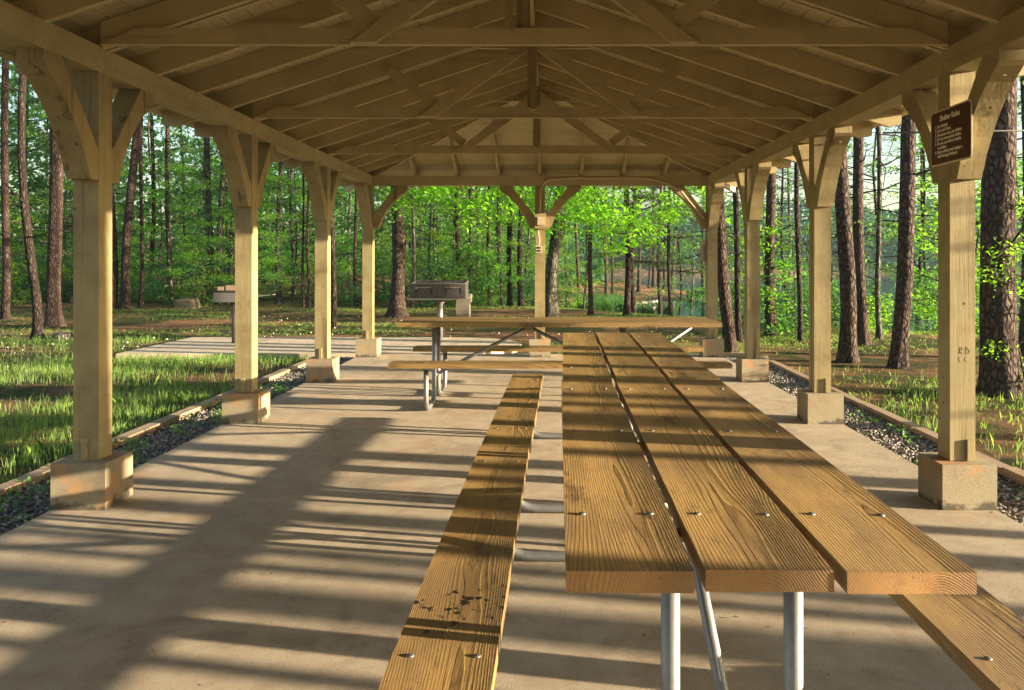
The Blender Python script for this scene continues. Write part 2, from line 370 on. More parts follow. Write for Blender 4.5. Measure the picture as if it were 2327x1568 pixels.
# gravel strips
def gravel(zones, n, name):
    V = []; Fc = []; base = np.array([(1,0,0),(-1,0,0),(0,1,0),(0,-1,0),(0,0,1),(0,0,-1)], float)
    fc = np.array([(0,2,4),(2,1,4),(1,3,4),(3,0,4),(2,0,5),(1,2,5),(3,1,5),(0,3,5)])
    areas = np.array([(z[1]-z[0])*(z[3]-z[2]) for z in zones]); areas /= areas.sum()
    for zi, z in enumerate(zones):
        k = int(n*areas[zi]); s = rng.uniform(.008, .019, k)
        p = np.c_[rng.uniform(z[0], z[1], k), rng.uniform(z[2], z[3], k), -.062+rng.uniform(-.01, .012, k)]
        sc3 = s[:, None]*rng.uniform(.6, 1.2, (k, 3)); sc3[:, 2] *= .7
        th = rng.uniform(0, 6.28, k); pts = base[None]*sc3[:, None]*rng.uniform(.75, 1.2, (k, 6, 1))
        c, s_ = np.cos(th)[:, None], np.sin(th)[:, None]
        q = np.stack([pts[..., 0]*c-pts[..., 1]*s_, pts[..., 0]*s_+pts[..., 1]*c, pts[..., 2]+pts[..., 0]*rng.uniform(-.4, .4, (k, 1))], -1)+p[:, None]
        off = sum(len(v) for v in V); V.append(q.reshape(-1, 3)); Fc.append((fc[None]+off+6*np.arange(k)[:, None, None]).reshape(-1, 3))
    return npmesh(name, np.concatenate(V), np.concatenate(Fc), 3)
setp(link_mesh('gravel', gravel([(XL-.56, XL, .5, 11.7), (XR, XR+.55, 1.5, 11.9), (-.4, XR+.5, YB, YB+.17)], 27000, 'gravel'), GRAV), 'grey crushed stone strip along the slab edge', 'gravel', kind='stuff')
bm = bmesh.new(); box(bm, XL-.58, XL, YF, 11.7, -.2, -.065); box(bm, XR, XR+.56, YF, 11.9, -.2, -.066); setp(part('gravel_bed', bm, SOIL), kind='structure')
def edging(x, y0, y1, label, along='y', xa=None):
    bm = bmesh.new(); y = y0; zz = 0
    while y < y1-.2:
        e = min(y+2.44, y1)
        if along == 'y': box(bm, x-.045+random.uniform(-.008, .008), x+.045, y+.004, e-.004, -.2, -.012+random.uniform(-.012, .006))
        else: box(bm, y+.004, e-.004, x-.045, x+.045, -.2, -.010)
        y = e
    setp(part('edging_timber', bm, TIMB, bevel=.006), label, 'edging')
edging(-3.25, -2, 11.6, 'weathered timber border between gravel and grass left of the shelter')
edging(2.96, -2, 11.75, 'weathered timber border beside gravel on the lake side of the shelter')
edging(11.82, -.35, 3.0, 'short timber border behind the far end of the slab', 'x')

# ------------------------------------------------------------------ shelter
GROOVE = flat('carved_groove', (.25, .20, .10), .7)
def text_mesh(body, size, extrude=.0004, bold=.004):
    c = bpy.data.curves.new('lettering', 'FONT'); c.body = body; c.size = size; c.extrude = extrude; c.resolution_u = 3; c.space_line = 1.0; c.offset = size*bold
    o = bpy.data.objects.new('tmp', c); col.objects.link(o); bpy.context.view_layer.update()
    me = bpy.data.meshes.new_from_object(o.evaluated_get(bpy.context.evaluated_depsgraph_get())); bpy.data.objects.remove(o); return me
sh = empty('picnic_shelter', (CX, 4.5, 0), 'open timber picnic shelter painted tan with hipped roof over a concrete slab', 'picnic shelter')
SHO = Vector((CX, 4.5, 0))
def sp(name, bm, mat, bevel=0, smooth=False, parent=None):
    """part of the shelter; mesh given in shelter-centred x, world y,z"""
    o = part(name, bm, mat, None, bevel, smooth)
    o.location += Vector((CX, 0, 0)); wl = o.location.copy()
    p = parent or sh; o.parent = p
    o.location = wl-(SHO if p is sh else p['_w_'] if False else SHO+p.location)
    return o
PXO = 2.366; YP = [-2.33, -.05, 2.23, 4.51, 6.79, 9.07, 11.35]; BT0, BT1 = 2.347, 2.484
hw = .0685
def brace_profile():
    inner = [(0, 1.93), (.33, BT0)]
    outer = [(.48, BT0), (.48, 2.292)]
    for t in np.linspace(0, 1, 7):
        a = np.array((.46, 2.27)); b = np.array((.20, 2.10)); c = np.array((.07, 1.76)); p = (1-t)**2*a+2*t*(1-t)*b+t*t*c; outer.append(tuple(p))
    outer += [(0, 1.76)]
    return inner+outer
def bolt_head(bm, x, y, z, ax):
    d = {'x': (1,0,0), 'y': (0,1,0)}[ax[-1]]; s = -1 if ax[0] == '-' else 1; d = Vector(d)*s
    tube(bm, [Vector((x, y, z)), Vector((x, y, z))+d*.014], .011, 6)
def make_post(x, y, sides):
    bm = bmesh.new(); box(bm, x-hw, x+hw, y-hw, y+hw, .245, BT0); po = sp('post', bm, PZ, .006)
    j = random.uniform
    bm = bmesh.new(); box(bm, x-.145, x+.145, y-.145, y+.145, -.02, .245+j(-.004, .004)); sp('pier', bm, PIER, .014, True if False else False)
    for s in sides:
        bm = bmesh.new(); pr = brace_profile()
        if s in ('+y', '-y'):
            k = 1 if s == '+y' else -1
            prism(bm, [(y+k*(hw+u), z) for u, z in pr], 'x', x-hw+.003, x+hw-.003)
        else:
            k = 1 if s == '+x' else -1
            prism(bm, [(x+k*(hw+u), z) for u, z in pr], 'y', y-hw+.003, y+hw-.003)
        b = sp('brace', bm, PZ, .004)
        if s == '-y':
            bm = bmesh.new(); bolt_head(bm, x+(.03 if x < 0 else -.0), y-hw-.065, 1.83, '-y'); bolt_head(bm, x, y-hw-.40, 2.24, '-y'); sp('bolt', bm, PZ, parent=b)
    # strap block at the foot
    bm = bmesh.new(); s = 1 if x < 0 else -1
    box(bm, x-s*.02, x-s*.02+.03, y-hw-.014, y-hw, .247, .36); sp('anchor_block', bm, PZ, .003)
    return po
for sx_ in (-1, 1):
    for i, y in enumerate(YP):
        sd_ = ['+y', '-y']
        if i == 0: sd_ = ['+y']+(['+x'] if sx_ < 0 else ['-x'])
        if i == len(YP)-1: sd_ = ['-y']+(['+x'] if sx_ < 0 else ['-x'])
        make_post(sx_*PXO, y, sd_)
for y in (YP[-1], YP[0]): make_post(0, y, ['+x', '-x'])
GL = {'S': [[(.8, .9), (.4, 1), (.1, .8), (.2, .55), (.7, .4), (.8, .15), (.4, 0), (0, .1)]], 'C': [[(.8, .9), (.4, 1), (.05, .7), (.05, .3), (.4, 0), (.85, .1)]], '.': [[(.3, 0), (.42, .04)]],
      'R': [[(.1, 0), (.08, 1), (.6, .95), (.65, .6), (.1, .5)], [(.35, .5), (.7, 0)]], 'D': [[(.1, 0), (.1, 1), (.55, .85), (.75, .5), (.55, .1), (.1, 0)]]}
def carve(word, size, x, y, z):
    rs = random.Random(len(word)*7+int(z*10)); bm = bmesh.new(); cx_ = x
    for ch in word:
        for line in GL[ch]:
            pts = [Vector((cx_+(a+rs.gauss(0, .05))*size*.75, y-.0004, z+(b+rs.gauss(0, .04))*size)) for a, b in line]
            for p, q in zip(pts, pts[1:]): beam_between(bm, p, q, rs.uniform(.0006, .0013), .001)
        cx_ += size*(.45 if ch == '.' else .95)
    sp('carving', bm, GROOVE)
# beams
for sx_ in (-1, 1):
    for a, b in zip(YP, YP[1:]):
        a2 = a-hw if a == YP[0] else a+.0015; b2 = b+hw if b == YP[-1] else b-.0015
        bm = bmesh.new(); box(bm, sx_*PXO-.07, sx_*PXO+.07, a2, b2, BT0, BT1); sp('beam', bm, PY, .005)
for y in (YP[-1], YP[0]):
    bm = bmesh.new(); box(bm, -PXO+.072, PXO-.072, y-.068, y+.068, BT0+.002, BT1-.002); sp('end_beam', bm, PX, .005)
# roof
HB = H+1.905; SL = .333; SE = 2.80; RD = .150; YR1 = YP[-2]; YR0 = YP[1]
zb = lambda s: HB-SL*s
def rafter_side(y, sgn, s0):
    bm = bmesh.new()
    pts = [(s0, zb(s0)), (SE-.10, zb(SE-.10)), (SE-.005, zb(SE)+.05), (SE, zb(SE)+RD), (s0, zb(s0)+RD)]
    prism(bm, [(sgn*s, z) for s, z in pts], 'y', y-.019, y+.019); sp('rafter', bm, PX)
def rafter_end(x, sgn, yr, s0):
    bm = bmesh.new(); pts = [(s0, zb(s0)), (SE-.10, zb(SE-.10)), (SE-.005, zb(SE)+.05), (SE, zb(SE)+RD), (s0, zb(s0)+RD)]
    prism(bm, [(yr+sgn*s, z) for s, z in pts], 'x', x-.019, x+.019); sp('rafter', bm, PY)
ys = []; y = YR0-.57*4
while y < YP[-1]+.3: ys.append(y); y += .57
for y in ys:
    s0 = .022
    if y > YR1+.1: s0 = y-YR1+.03
    if y < YR0-.1: s0 = YR0-y+.03
    for sg in (-1, 1): rafter_side(y+.021, sg, s0)
for sg, yr in ((1, YR1), (-1, YR0)):
    for k in range(-4, 5): rafter_end(k*.57, sg, yr, abs(k*.57)+.03)
    for q in (-1, 1):
        bm = bmesh.new(); s0, s1 = 0.02, SE
        beam_between(bm, (q*s0, yr+sg*s0, zb(s0)+RD/2-.012), (q*s1, yr+sg*s1, zb(s1)+RD/2-.012), .038, RD-.01); sp('hip_rafter', bm, PX)
bm = bmesh.new(); box(bm, -.019, .019, YR0, YR1, HB-.03, HB+RD-.01); sp('ridge_board', bm, PY)
# deck boards (with 4 mm joints) and the shingle layer over them
zt = lambda s: zb(s)+RD+.002
for sg in (-1, 1):
    bm = bmesh.new(); s = .01; 
    while s < SE+.06:
        e = min(s+.134, SE+.06); y0a, y0b, y1a, y1b = YR0-s, YR0-e, YR1+s, YR1+e
        lo = [(s, y0a, zt(s)), (e, y0b, zt(e)), (e, y1b, zt(e)), (s, y1a, zt(s))]
        A = [bm.verts.new((sg*a, b, c)) for a, b, c in lo]; B = [bm.verts.new((sg*a, b, c+.017)) for a, b, c in lo]
        bm.faces.new(A); bm.faces.new(B)
        for i in range(4): bm.faces.new((A[i], A[(i+1) % 4], B[(i+1) % 4], B[i]))
        s = e+.006
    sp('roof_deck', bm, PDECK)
for sg, yr in ((1, YR1), (-1, YR0)):
    bm = bmesh.new(); s = .01
    while s < SE+.06:
        e = min(s+.134, SE+.06)
        lo = [(-s, yr+sg*s, zt(s)), (s, yr+sg*s, zt(s)), (e, yr+sg*e, zt(e)), (-e, yr+sg*e, zt(e))]
        A = [bm.verts.new(p) for p in lo]; B = [bm.verts.new((a, b, c+.017)) for a, b, c in lo]
        bm.faces.new(A); bm.faces.new(B)
        for i in range(4): bm.faces.new((A[i], A[(i+1) % 4], B[(i+1) % 4], B[i]))
        s = e+.006
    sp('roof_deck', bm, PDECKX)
bm = bmesh.new(); E = SE+.09
def layer(pts):
    A = [bm.verts.new((a, b, c+.021)) for a, b, c in pts]; B = [bm.verts.new((a, b, c+.035)) for a, b, c in pts]
    bm.faces.new(A); bm.faces.new(B); n = len(pts)
    for i in range(n): bm.faces.new((A[i], A[(i+1) % n], B[(i+1) % n], B[i]))
for sg in (-1, 1): layer([(0, YR0, zt(0)), (sg*E, YR0-E, zt(E)), (sg*E, YR1+E, zt(E)), (0, YR1, zt(0))])
layer([(0, YR1, zt(0)), (-E, YR1+E, zt(E)), (E, YR1+E, zt(E))]); layer([(0, YR0, zt(0)), (-E, YR0-E, zt(E)), (E, YR0-E, zt(E))])
sp('shingle_roof', bm, SHINGLE)
# trusses
for i, yp in enumerate(YP[1:-1]):
    yc = yp-.10
    C0 = BT1; C1 = BT1+.089
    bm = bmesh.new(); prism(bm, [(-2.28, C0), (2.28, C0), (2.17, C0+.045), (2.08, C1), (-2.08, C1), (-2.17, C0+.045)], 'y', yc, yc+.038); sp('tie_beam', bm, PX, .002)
    for sg in (-1, 1):
        # doubled rafter in front of the common rafter
        bm = bmesh.new(); pts = [(.022, zb(.022)), (2.29, zb(2.29)), (2.29, zb(2.29)+RD-.004), (.022, zb(.022)+RD-.004)]
        prism(bm, [(sg*s, z) for s, z in pts], 'y', yc+.042, yc+.079); sp('truss_rafter', bm, PX)
        # diagonal from the foot up to the king
        bm = bmesh.new(); a = np.array((.855, C0+.004)); b = np.array((.03, 3.09)); dn = (b-a)/np.linalg.norm(b-a); nn = np.array((-dn[1], dn[0]))*.045
        foot = [(a[0]+.068, C0+.002), (a[0]-.068, C0+.002)]
        top = [tuple(b-nn), tuple(b+nn)] if False else [(b[0]-.0+.0, b[1]-.06), (b[0]+.0, b[1]+.075)]
        prism(bm, [(sg*p[0], p[1]) for p in (foot[0], foot[1], top[0], top[1])], 'y', yc-.040, yc-.002); sp('web_diagonal', bm, PX, .002)
        # strut
        bm = bmesh.new(); p0 = np.array((.80, 2.60)); p1 = np.array((1.17, zb(1.17)+.03)); d = (p1-p0)/np.linalg.norm(p1-p0); nn = np.array((-d[1], d[0]))*.043
        prism(bm, [(sg*p[0], p[1]) for p in (p0-nn, p1-nn, p1+nn, p0+nn)], 'y', yc+.002, yc+.0375); sp('web_strut', bm, PX)
    ko = -.08 if i == 2 else .0
    bm = bmesh.new(); box(bm, ko-.02, ko+.022, yc-.0775, yc-.042, C0+.055, HB+.02); sp('king_post', bm, PZ, .002)
    bm = bmesh.new(); box(bm, -.045, .03, yc+.05, yc+.10, C1+.01, HB+.02); sp('ridge_prop', bm, PZ, .002)
    bm = bmesh.new(); prism(bm, [(-.455, zb(.455)-.002), (.455, zb(.455)-.002), (.10, zb(.1)+.09), (-.10, zb(.1)+.09)], 'y', yc+.122, yc+.160); sp('collar', bm, PX)
# wiring on the far end
yb = YP[-1]-.068
def wp(px, py, d): return ((px-VX)/F*d-CX, d, H-(py-VY)*d/F)
d0 = yb-.012
pth = [wp(1225, 345, d0+.0), wp(1226, 385, d0), wp(1234, 402, d0), wp(1236, 410, d0), wp(1228, 430, d0), wp(1226, 470, d0), wp(1226, 486, d0)]
bm = bmesh.new(); tube(bm, rounded(pth, .08, 4), .007, 8)
pth = [wp(1227, 486, d0-.01), wp(1228, 430, d0-.01), wp(1240, 410, d0-.01), wp(1290, 404, d0-.01), wp(1370, 405, d0-.01), wp(1465, 404, d0-.01), wp(1500, 411, d0-.01), wp(1545, 430, d0-.01), wp(1560, 450, d0-.01), wp(1600, 497, d0-.01)]
tube(bm, rounded(pth, .12, 4), .012, 8); sp('conduit', bm, CONDUIT, smooth=True)
x0, _, z0 = wp(1215, 520, d0); x1, _, z1 = wp(1241, 485, d0)
bm = bmesh.new(); box(bm, x0, x1, yb-.05, yb-.002, z0, z1); jb = sp('junction_box', bm, BOXM, .004)
bm = bmesh.new(); box(bm, x0+.04, x1-.03, yb-.085, yb-.051, z0+.05, z1-.05); sp('box_cover', bm, OUTLET, .008, parent=jb)
bm = bmesh.new(); tube(bm, rounded([wp(1222, 520, yb-.02), wp(1226, 548, yb-.02), wp(1224, 560, yb-.02)], .05), .009, 8); sp('conduit', bm, CONDUIT, smooth=True)
x0, _, z0 = wp(1217, 575, d0); x1, _, z1 = wp(1231, 558, d0)
bm = bmesh.new(); box(bm, x0, x1, yb-.04, yb-.001, z0, z1); ob = sp('outlet', bm, OUTLET, .003)
for q in (.3, .7):
    bm = bmesh.new(); zz = z0+(z1-z0)*q; box(bm, x0+.015, x1-.015, yb-.043, yb-.041, zz-.012, zz+.012); sp('socket', bm, BLACK, parent=ob)
bm = bmesh.new(); box(bm, PXO-hw-.08, PXO-hw-.002, YP[-1]-.06, YP[-1]+.04, H-.03, H+.26); mb = sp('breaker_box', bm, BOXM, .006)
bm = bmesh.new(); tube(bm, rounded([(PXO-hw-.04, YP[-1]-.07, H+.2), (PXO-hw-.03, YP[-1]-.075, H-.02), (PXO-hw-.06, YP[-1]-.07, H-.16), (PXO-hw-.01, YP[-1]-.07, H-.12), (PXO-hw-.01, YP[-1]-.07, H+.28)], .05), .006, 6); sp('cord', bm, CABLE, smooth=True, parent=mb)

carve('S.C.', .06, -PXO-.045, 6.79-hw-.0006, 1.33-.40); carve('RD', .038, PXO-.02, 4.51-hw-.0006, .82); carve('CC', .034, PXO-.02, 4.51-hw-.0006, .775)
# ------------------------------------------------------------------ sign
sx0 = CX+PXO-hw-.003; SYc, SZc = 4.425, H+.672
sg = empty('shelter_rules_sign', (sx0, SYc, SZc-.1525), 'brown shelter rules sign with cream border screwed to the post', 'sign')
SW, SHh = .225, .1525
def rrect(bm, w_, h_, r, x0, x1):
    pts = []
    for cx_, cz_, a0 in ((w_-r, h_-r, 0), (-w_+r, h_-r, 90), (-w_+r, -h_+r, 180), (w_-r, -h_+r, 270)):
        for k in range(6): a = R(a0+k*18); pts.append((cx_+r*math.cos(a), cz_+r*math.sin(a)+SHh))
    prism(bm, pts, 'x', x0, x1)
bm = bmesh.new(); rrect(bm, SW, SHh, .025, -.004, 0); part('border', bm, SIGNW, sg)
bm = bmesh.new(); rrect(bm, SW-.010, SHh-.010, .018, -.0055, -.0041); pn = part('panel', bm, SIGNB, sg, center=False)
def put_text(body, size, yl, z):
    me = text_mesh(body, size, bold=.03); o = link_mesh('lettering', me, SIGNL, sg, (-.0062, yl, z), (R(90), 0, R(-90))); return o
put_text("Shelter Rules", .042, .115, SHh*2-.062)
lines = ["1. No Alcohol.", "2. No Loud Music.", "3. 40 person max. per shelter.", "4. Do not move picnic tables.", "5. Do not use nails or staples", "    on shelter.", "6. Every vehicle must display a", "    valid Georgia Parkpass"]
zz = SHh*2-.098
for i, t in enumerate(lines):
    put_text(t, .0245, .168, zz); zz -= .0235
for z in (SHh*2-.016, .018):
    bm = bmesh.new(); tube(bm, [(-.010, 0, z), (-.004, 0, z)], .006, 8); part('screw', bm, BOLT, sg)

# ------------------------------------------------------------------ picnic tables
def bolt_mesh():
    bm = bmesh.new(); bmesh.ops.create_uvsphere(bm, u_segments=12, v_segments=6, radius=.0092)
    for v in bm.verts: v.co.z = max(v.co.z*.38, -.001)
    me = bpy.data.meshes.new('bolt'); bm.to_mesh(me); bm.free()
    for p in me.polygons: p.use_smooth = True
    me.materials.append(BOLT); return me
BM = bolt_mesh()
def board(bm, x0, x1, y0, y1, z0, z1):
    box(bm, x0, x1, y0, y1, z0, z1)
def make_table(loc, rz, L, frames, mids, label, stain=False, brace_mid=None):
    t = empty('picnic_table', loc, label, 'picnic table', 'picnic tables under the shelter', rz)
    TT, ST, th, bw, gap = .76, .44, .040, .235, .0215
    for k in (-1, 0, 1):
        bm = bmesh.new(); c = k*(bw+gap); dy = random.uniform(-.006, .006); dz = random.uniform(-.002, .002)
        board(bm, c-bw/2, c+bw/2, dy, L+dy, TT-th+dz, TT+dz); part('top_plank', bm, WOOD, t, .008, seg=3)
    for s in (-1, 1):
        bm = bmesh.new(); board(bm, s*.645-bw/2, s*.645+bw/2, 0, L+.01, ST-th, ST); part('seat_plank', bm, WOODS if (stain and s < 0) else WOOD, t, .008, seg=3)
    for y in frames+mids:
        for k in (-1, 0, 1):
            for q in (-.078, .074):
                b = link_mesh('bolt', BM, None, t, (k*(bw+gap)+q, y+random.uniform(-.004, .004), TT+.001))
        if y in frames:
            for s in (-1, 1):
                for q in (-.075, .075): link_mesh('bolt', BM, None, t, (s*.645+q, y, ST+.001))
    zf = .0215
    for y in frames:
        for s in (-1, 1):
            bm = bmesh.new(); tube(bm, rounded([(s*.65, y, ST-th-.012), (s*.65, y, zf), (s*.137, y, zf), (s*.137, y, TT-th-.012)], .15, 7), .0215, 16); lg = part('leg', bm, GALV, t, smooth=True)
        bm = bmesh.new(); box(bm, -.33, .33, y-.03, y+.03, TT-th-.012, TT-th-.001); part('top_bracket', bm, GALV, t)
        for s in (-1, 1):
            bm = bmesh.new(); box(bm, s*.645-.10, s*.645+.10, y-.025, y+.025, ST-th-.012, ST-th-.001); part('seat_bracket', bm, GALV, t)
        bm = bmesh.new(); tube(bm, [(-.137, y, .25), (.137, y, .25)], .0165, 10); part('cross_tube', bm, GALV, t, smooth=True)
    for y in mids:
        bm = bmesh.new(); box(bm, -.33, .33, y-.02, y+.02, TT-th-.036, TT-th-.001); part('cleat', bm, WOOD, t)
    mid = brace_mid if brace_mid is not None else (frames[0]+frames[1])/2
    for y in frames:
        bm = bmesh.new(); s = 1 if mid > y else -1; tube(bm, [(0, y, .25), (0, mid-s*.03, TT-th-.04)], .0165, 12); part('diagonal_brace', bm, GALV, t, smooth=True)
    return t
make_table((.403, 1.505, 0), -.0105, 2.41, [.335, 2.12], [1.23], 'picnic table nearest the viewer with black burn marks on its left seat', True)
make_table((.434, 3.925, 0.004), -.0165, 2.44, [.385, 2.16], [1.27], 'picnic table set end to end beyond the nearest one, meeting the crosswise table')
t3 = make_table((-1.385, 7.78, 0), R(-90), 2.93, [.31, 2.07], [1.17], 'picnic table standing crosswise at the far end of the shelter')
bm = bmesh.new(); tube(bm, [(0, 2.07, .25), (0, 2.72, .69)], .0165, 12); part('diagonal_brace', bm, GALV, t3, smooth=True)

# ------------------------------------------------------------------ grills
def big_grill(px, py, d):
    x = (px-VX)/F*d; z = -.012
    g = empty('park_grill', (x, d, z), 'wide black firebox grill on a steel pole behind the crosswise table', 'grill')
    bm = bmesh.new(); tube(bm, [(0, 0, 0), (0, 0, .66)], .048, 20); part('pole', bm, GALV, g, smooth=True)
    bm = bmesh.new(); tube(bm, [(0, 0, .60), (0, 0, .665)], .075, 16); part('collar', bm, IRON, g)
    zb0 = .675; Wd = .455
    bm = bmesh.new(); prism(bm, [(-.5, zb0+.02), (.5, zb0+.02), (.5, zb0+.028), (.3, zb0+.008), (-.3, zb0+.008)], 'y', -.30, .25)
    prism(bm, [(-.50, zb0-.004), (.49, zb0-.004), (.49, zb0+.019), (-.50, zb0+.019)], 'y', -.33, -.30); part('tray_lip', bm, CHIP, g, .003)
    # front plate cut by four notched slots, assembled from flat pieces
    bm = bmesh.new(); zt_, z2, z1_, z0_ = zb0+.265, zb0+.20, zb0+.09, zb0+.029
    sl = [-.36, -.11, .13, .37]; sw = .017
    xs_ = [-Wd]+sum([[s-sw, s+sw] for s in sl], [])+[Wd]
    box(bm, -Wd, Wd, -.285, -.279, z0_, z1_); box(bm, -Wd, Wd, -.285, -.279, z2, zt_)
    for i in range(0, len(xs_), 2): box(bm, xs_[i], xs_[i+1], -.285, -.279, z1_, z2)
    for s in sl:
        for q in (0, 1, 2): box(bm, s-.014, s+.003, -.2845, -.2795, z1_+.012+q*.032, z1_+.026+q*.032)
    part('front_plate', bm, IRON, g)
    for s in (-1, 1):
        bm = bmesh.new(); prism(bm, [(-.278, z0_), (.24, z0_), (.24, zt_+.03), (-.278, zt_)], 'x', s*Wd-.004, s*Wd+.004); part('side_plate', bm, IRON, g)
    bm = bmesh.new(); box(bm, -Wd, Wd, .235, .241, z0_, zt_+.045); part('back_plate', bm, IRON, g)
    bm = bmesh.new()
    for k in range(24): xx = -Wd+.03+k*(2*Wd-.06)/23; tube(bm, [(xx, -.27, zb0+.17), (xx, .22, zb0+.17)], .005, 6)
    part('grate', bm, IRON, g)
    for s in (-.23, .25):
        bm = bmesh.new(); tube(bm, [(s-.13, -.30, zb0+.205), (s+.12, -.30, zb0+.205)], .006, 8)
        pts = [(s-.045+.09*k/60, -.30+.014*math.cos(k*.9), zb0+.205+.014*math.sin(k*.9)) for k in range(61)]; tube(bm, pts, .0035, 5); part('coil_handle', bm, CHIP, g)
    bm = bmesh.new(); tube(bm, [(-Wd, -.285, zt_+.004), (Wd, -.285, zt_+.004)], .006, 6); tube(bm, [(Wd, -.285, zt_+.004), (Wd, .24, zt_+.034)], .006, 6); part('rim', bm, CHIP, g)
big_grill(1000, 767, 14.0)
def small_grill(px, d):
    x = (px-VX)/F*d
    g = empty('park_grill', (x, d, -.012), 'low grey box grill with a side shelf, left end of the pad', 'grill')
    bm = bmesh.new(); tube(bm, [(0, 0, 0), (0, 0, .66)], .03, 14); part('pole', bm, IRON, g, smooth=True)
    bm = bmesh.new(); box(bm, -.25, .30, -.20, -.195, .67, .82); box(bm, -.25, .30, .20, .205, .67, .82); box(bm, -.25, -.245, -.195, .20, .67, .82); box(bm, .295, .30, -.195, .20, .67, .82); box(bm, -.244, .294, -.194, .199, .67, .675); part('firebox', bm, metal('firebox_grey', (.20, .18, .17), .5, .3), g)
    bm = bmesh.new(); 
    for k in range(16): tube(bm, [(-.28+k*.038, -.21, .845), (-.28+k*.038, .2, .845)], .006, 6)
    tube(bm, [(-.28, -.21, .845), (.30, -.21, .845)], .008, 6); part('grate', bm, IRON, g)
    bm = bmesh.new(); prism(bm, [(.30, .735), (.62, .775), (.62, .783), (.30, .76)], 'y', -.19, .15); part('side_shelf', bm, metal('shelf_steel', (.33, .29, .25), .5, .3), g)
    for k, (a, b, h, lab) in enumerate(((-.20, -.10, .06, 'small square tan brick resting on the box grill grate'), (-.07, .16, .08, 'long tan brick resting on the box grill grate'))):
        bm = bmesh.new(); box(bm, x+a, x+b, d-.15, d-.03, .841, .841+h); setp(part('brick', bm, BRICK, bevel=.008), lab, 'brick')
small_grill(531, 13.2)
# pedestal
def pedestal():
    x, d = at(1054, 735)
    bm = bmesh.new(); b = .012*1; w1 = 31/F*d/2; z0 = g1(x, d)-.05; ztop = H-(668-VY)*d/F
    prism(bm, [(-w1, z0), (w1*.9, z0), (w1*.9, ztop-.22), (w1*1.12, ztop-.17), (w1*1.12, ztop), (-w1, ztop)], 'y', -.17, .17)
    for v in bm.verts: v.co.x += x; v.co.y += d
    setp(part('pedestal', bm, PEDM, bevel=.012), 'dark weathered concrete pedestal standing right behind the wide grill', 'pedestal')
pedestal()
# boulder
def boulder():
    x, d = at(425, 700)
    bm = bmesh.new(); bmesh.ops.create_icosphere(bm, subdivisions=4, radius=1)
    s = 58/F*d/2; r = random.Random(3)
    ph = [(Vector([r.gauss(0, 1) for _ in range(3)]), r.uniform(0, 6)) for _ in range(8)]
    for v in bm.verts:
        c = v.co.copy(); m_ = max(abs(c.x), abs(c.y), abs(c.z)*1.0); c = c.lerp(c/m_, .62)
        k = 1+sum(math.sin(c.dot(a)*2.2+p) for a, p in ph)*.022
        v.co = Vector((c.x*s*k*(1-.18*(c.z+1)/2)-c.z*.02, c.y*s*.8*k, (c.z*.5+.42)*s*1.02*k))
        v.co += Vector((x, d, g1(x, d)-.05))
    setp(part('boulder', bm, ROCK, smooth=True), 'squat flat-topped brown boulder at the edge of the woods', 'boulder')
boulder()
bm = bmesh.new(); P0 = Vector(((2008-VX)/F*6.6, 6.6, H+(590-302)*6.6/F)); P1 = Vector((14, 5.6, 4.2)); 
P1 = Vector(((2600-VX)/F*7.2, 7.2, H+(590-292)*7.2/F)); P2 = P0+(P1-P0)*4.5
pts = [P0+(P2-P0)*t+Vector((0, 0, -.25*4*t*(1-t)*0)) for t in np.linspace(0, 1, 10)]
tube(bm, pts, .008, 6); setp(part('utility_cable', bm, CABLE, smooth=True), 'thin dark cable running from the eaves past the trees', 'cable')

# ------------------------------------------------------------------ foliage prototypes
def leaves_at(C, size, rs, flat_=.6, asp=.5):
    """diamond leaves at centres C"""
    n = len(C); nrm = rs.normal(size=(n, 3)); nrm[:, 2] = np.abs(nrm[:, 2])+flat_*1.5; nrm /= np.linalg.norm(nrm, axis=1)[:, None]
    a = rs.normal(size=(n, 3)); a -= nrm*(a*nrm).sum(1)[:, None]; a /= np.linalg.norm(a, axis=1)[:, None]; b = np.cross(nrm, a)
    s = size*rs.uniform(.6, 1.3, n)[:, None]
    V = np.stack([C-a*s*.5, C-b*s*asp*.5+nrm*s*.08, C+a*s*.5, C+b*s*asp*.5+nrm*s*.08], 1)
    return V.reshape(-1, 3)
def quads(n): return np.arange(n*4).reshape(-1, 4)
def tubes_np(paths, n=6):
    bm = bmesh.new()
    for p, r in paths: tube(bm, p, r, n, cap=False)
    return bm
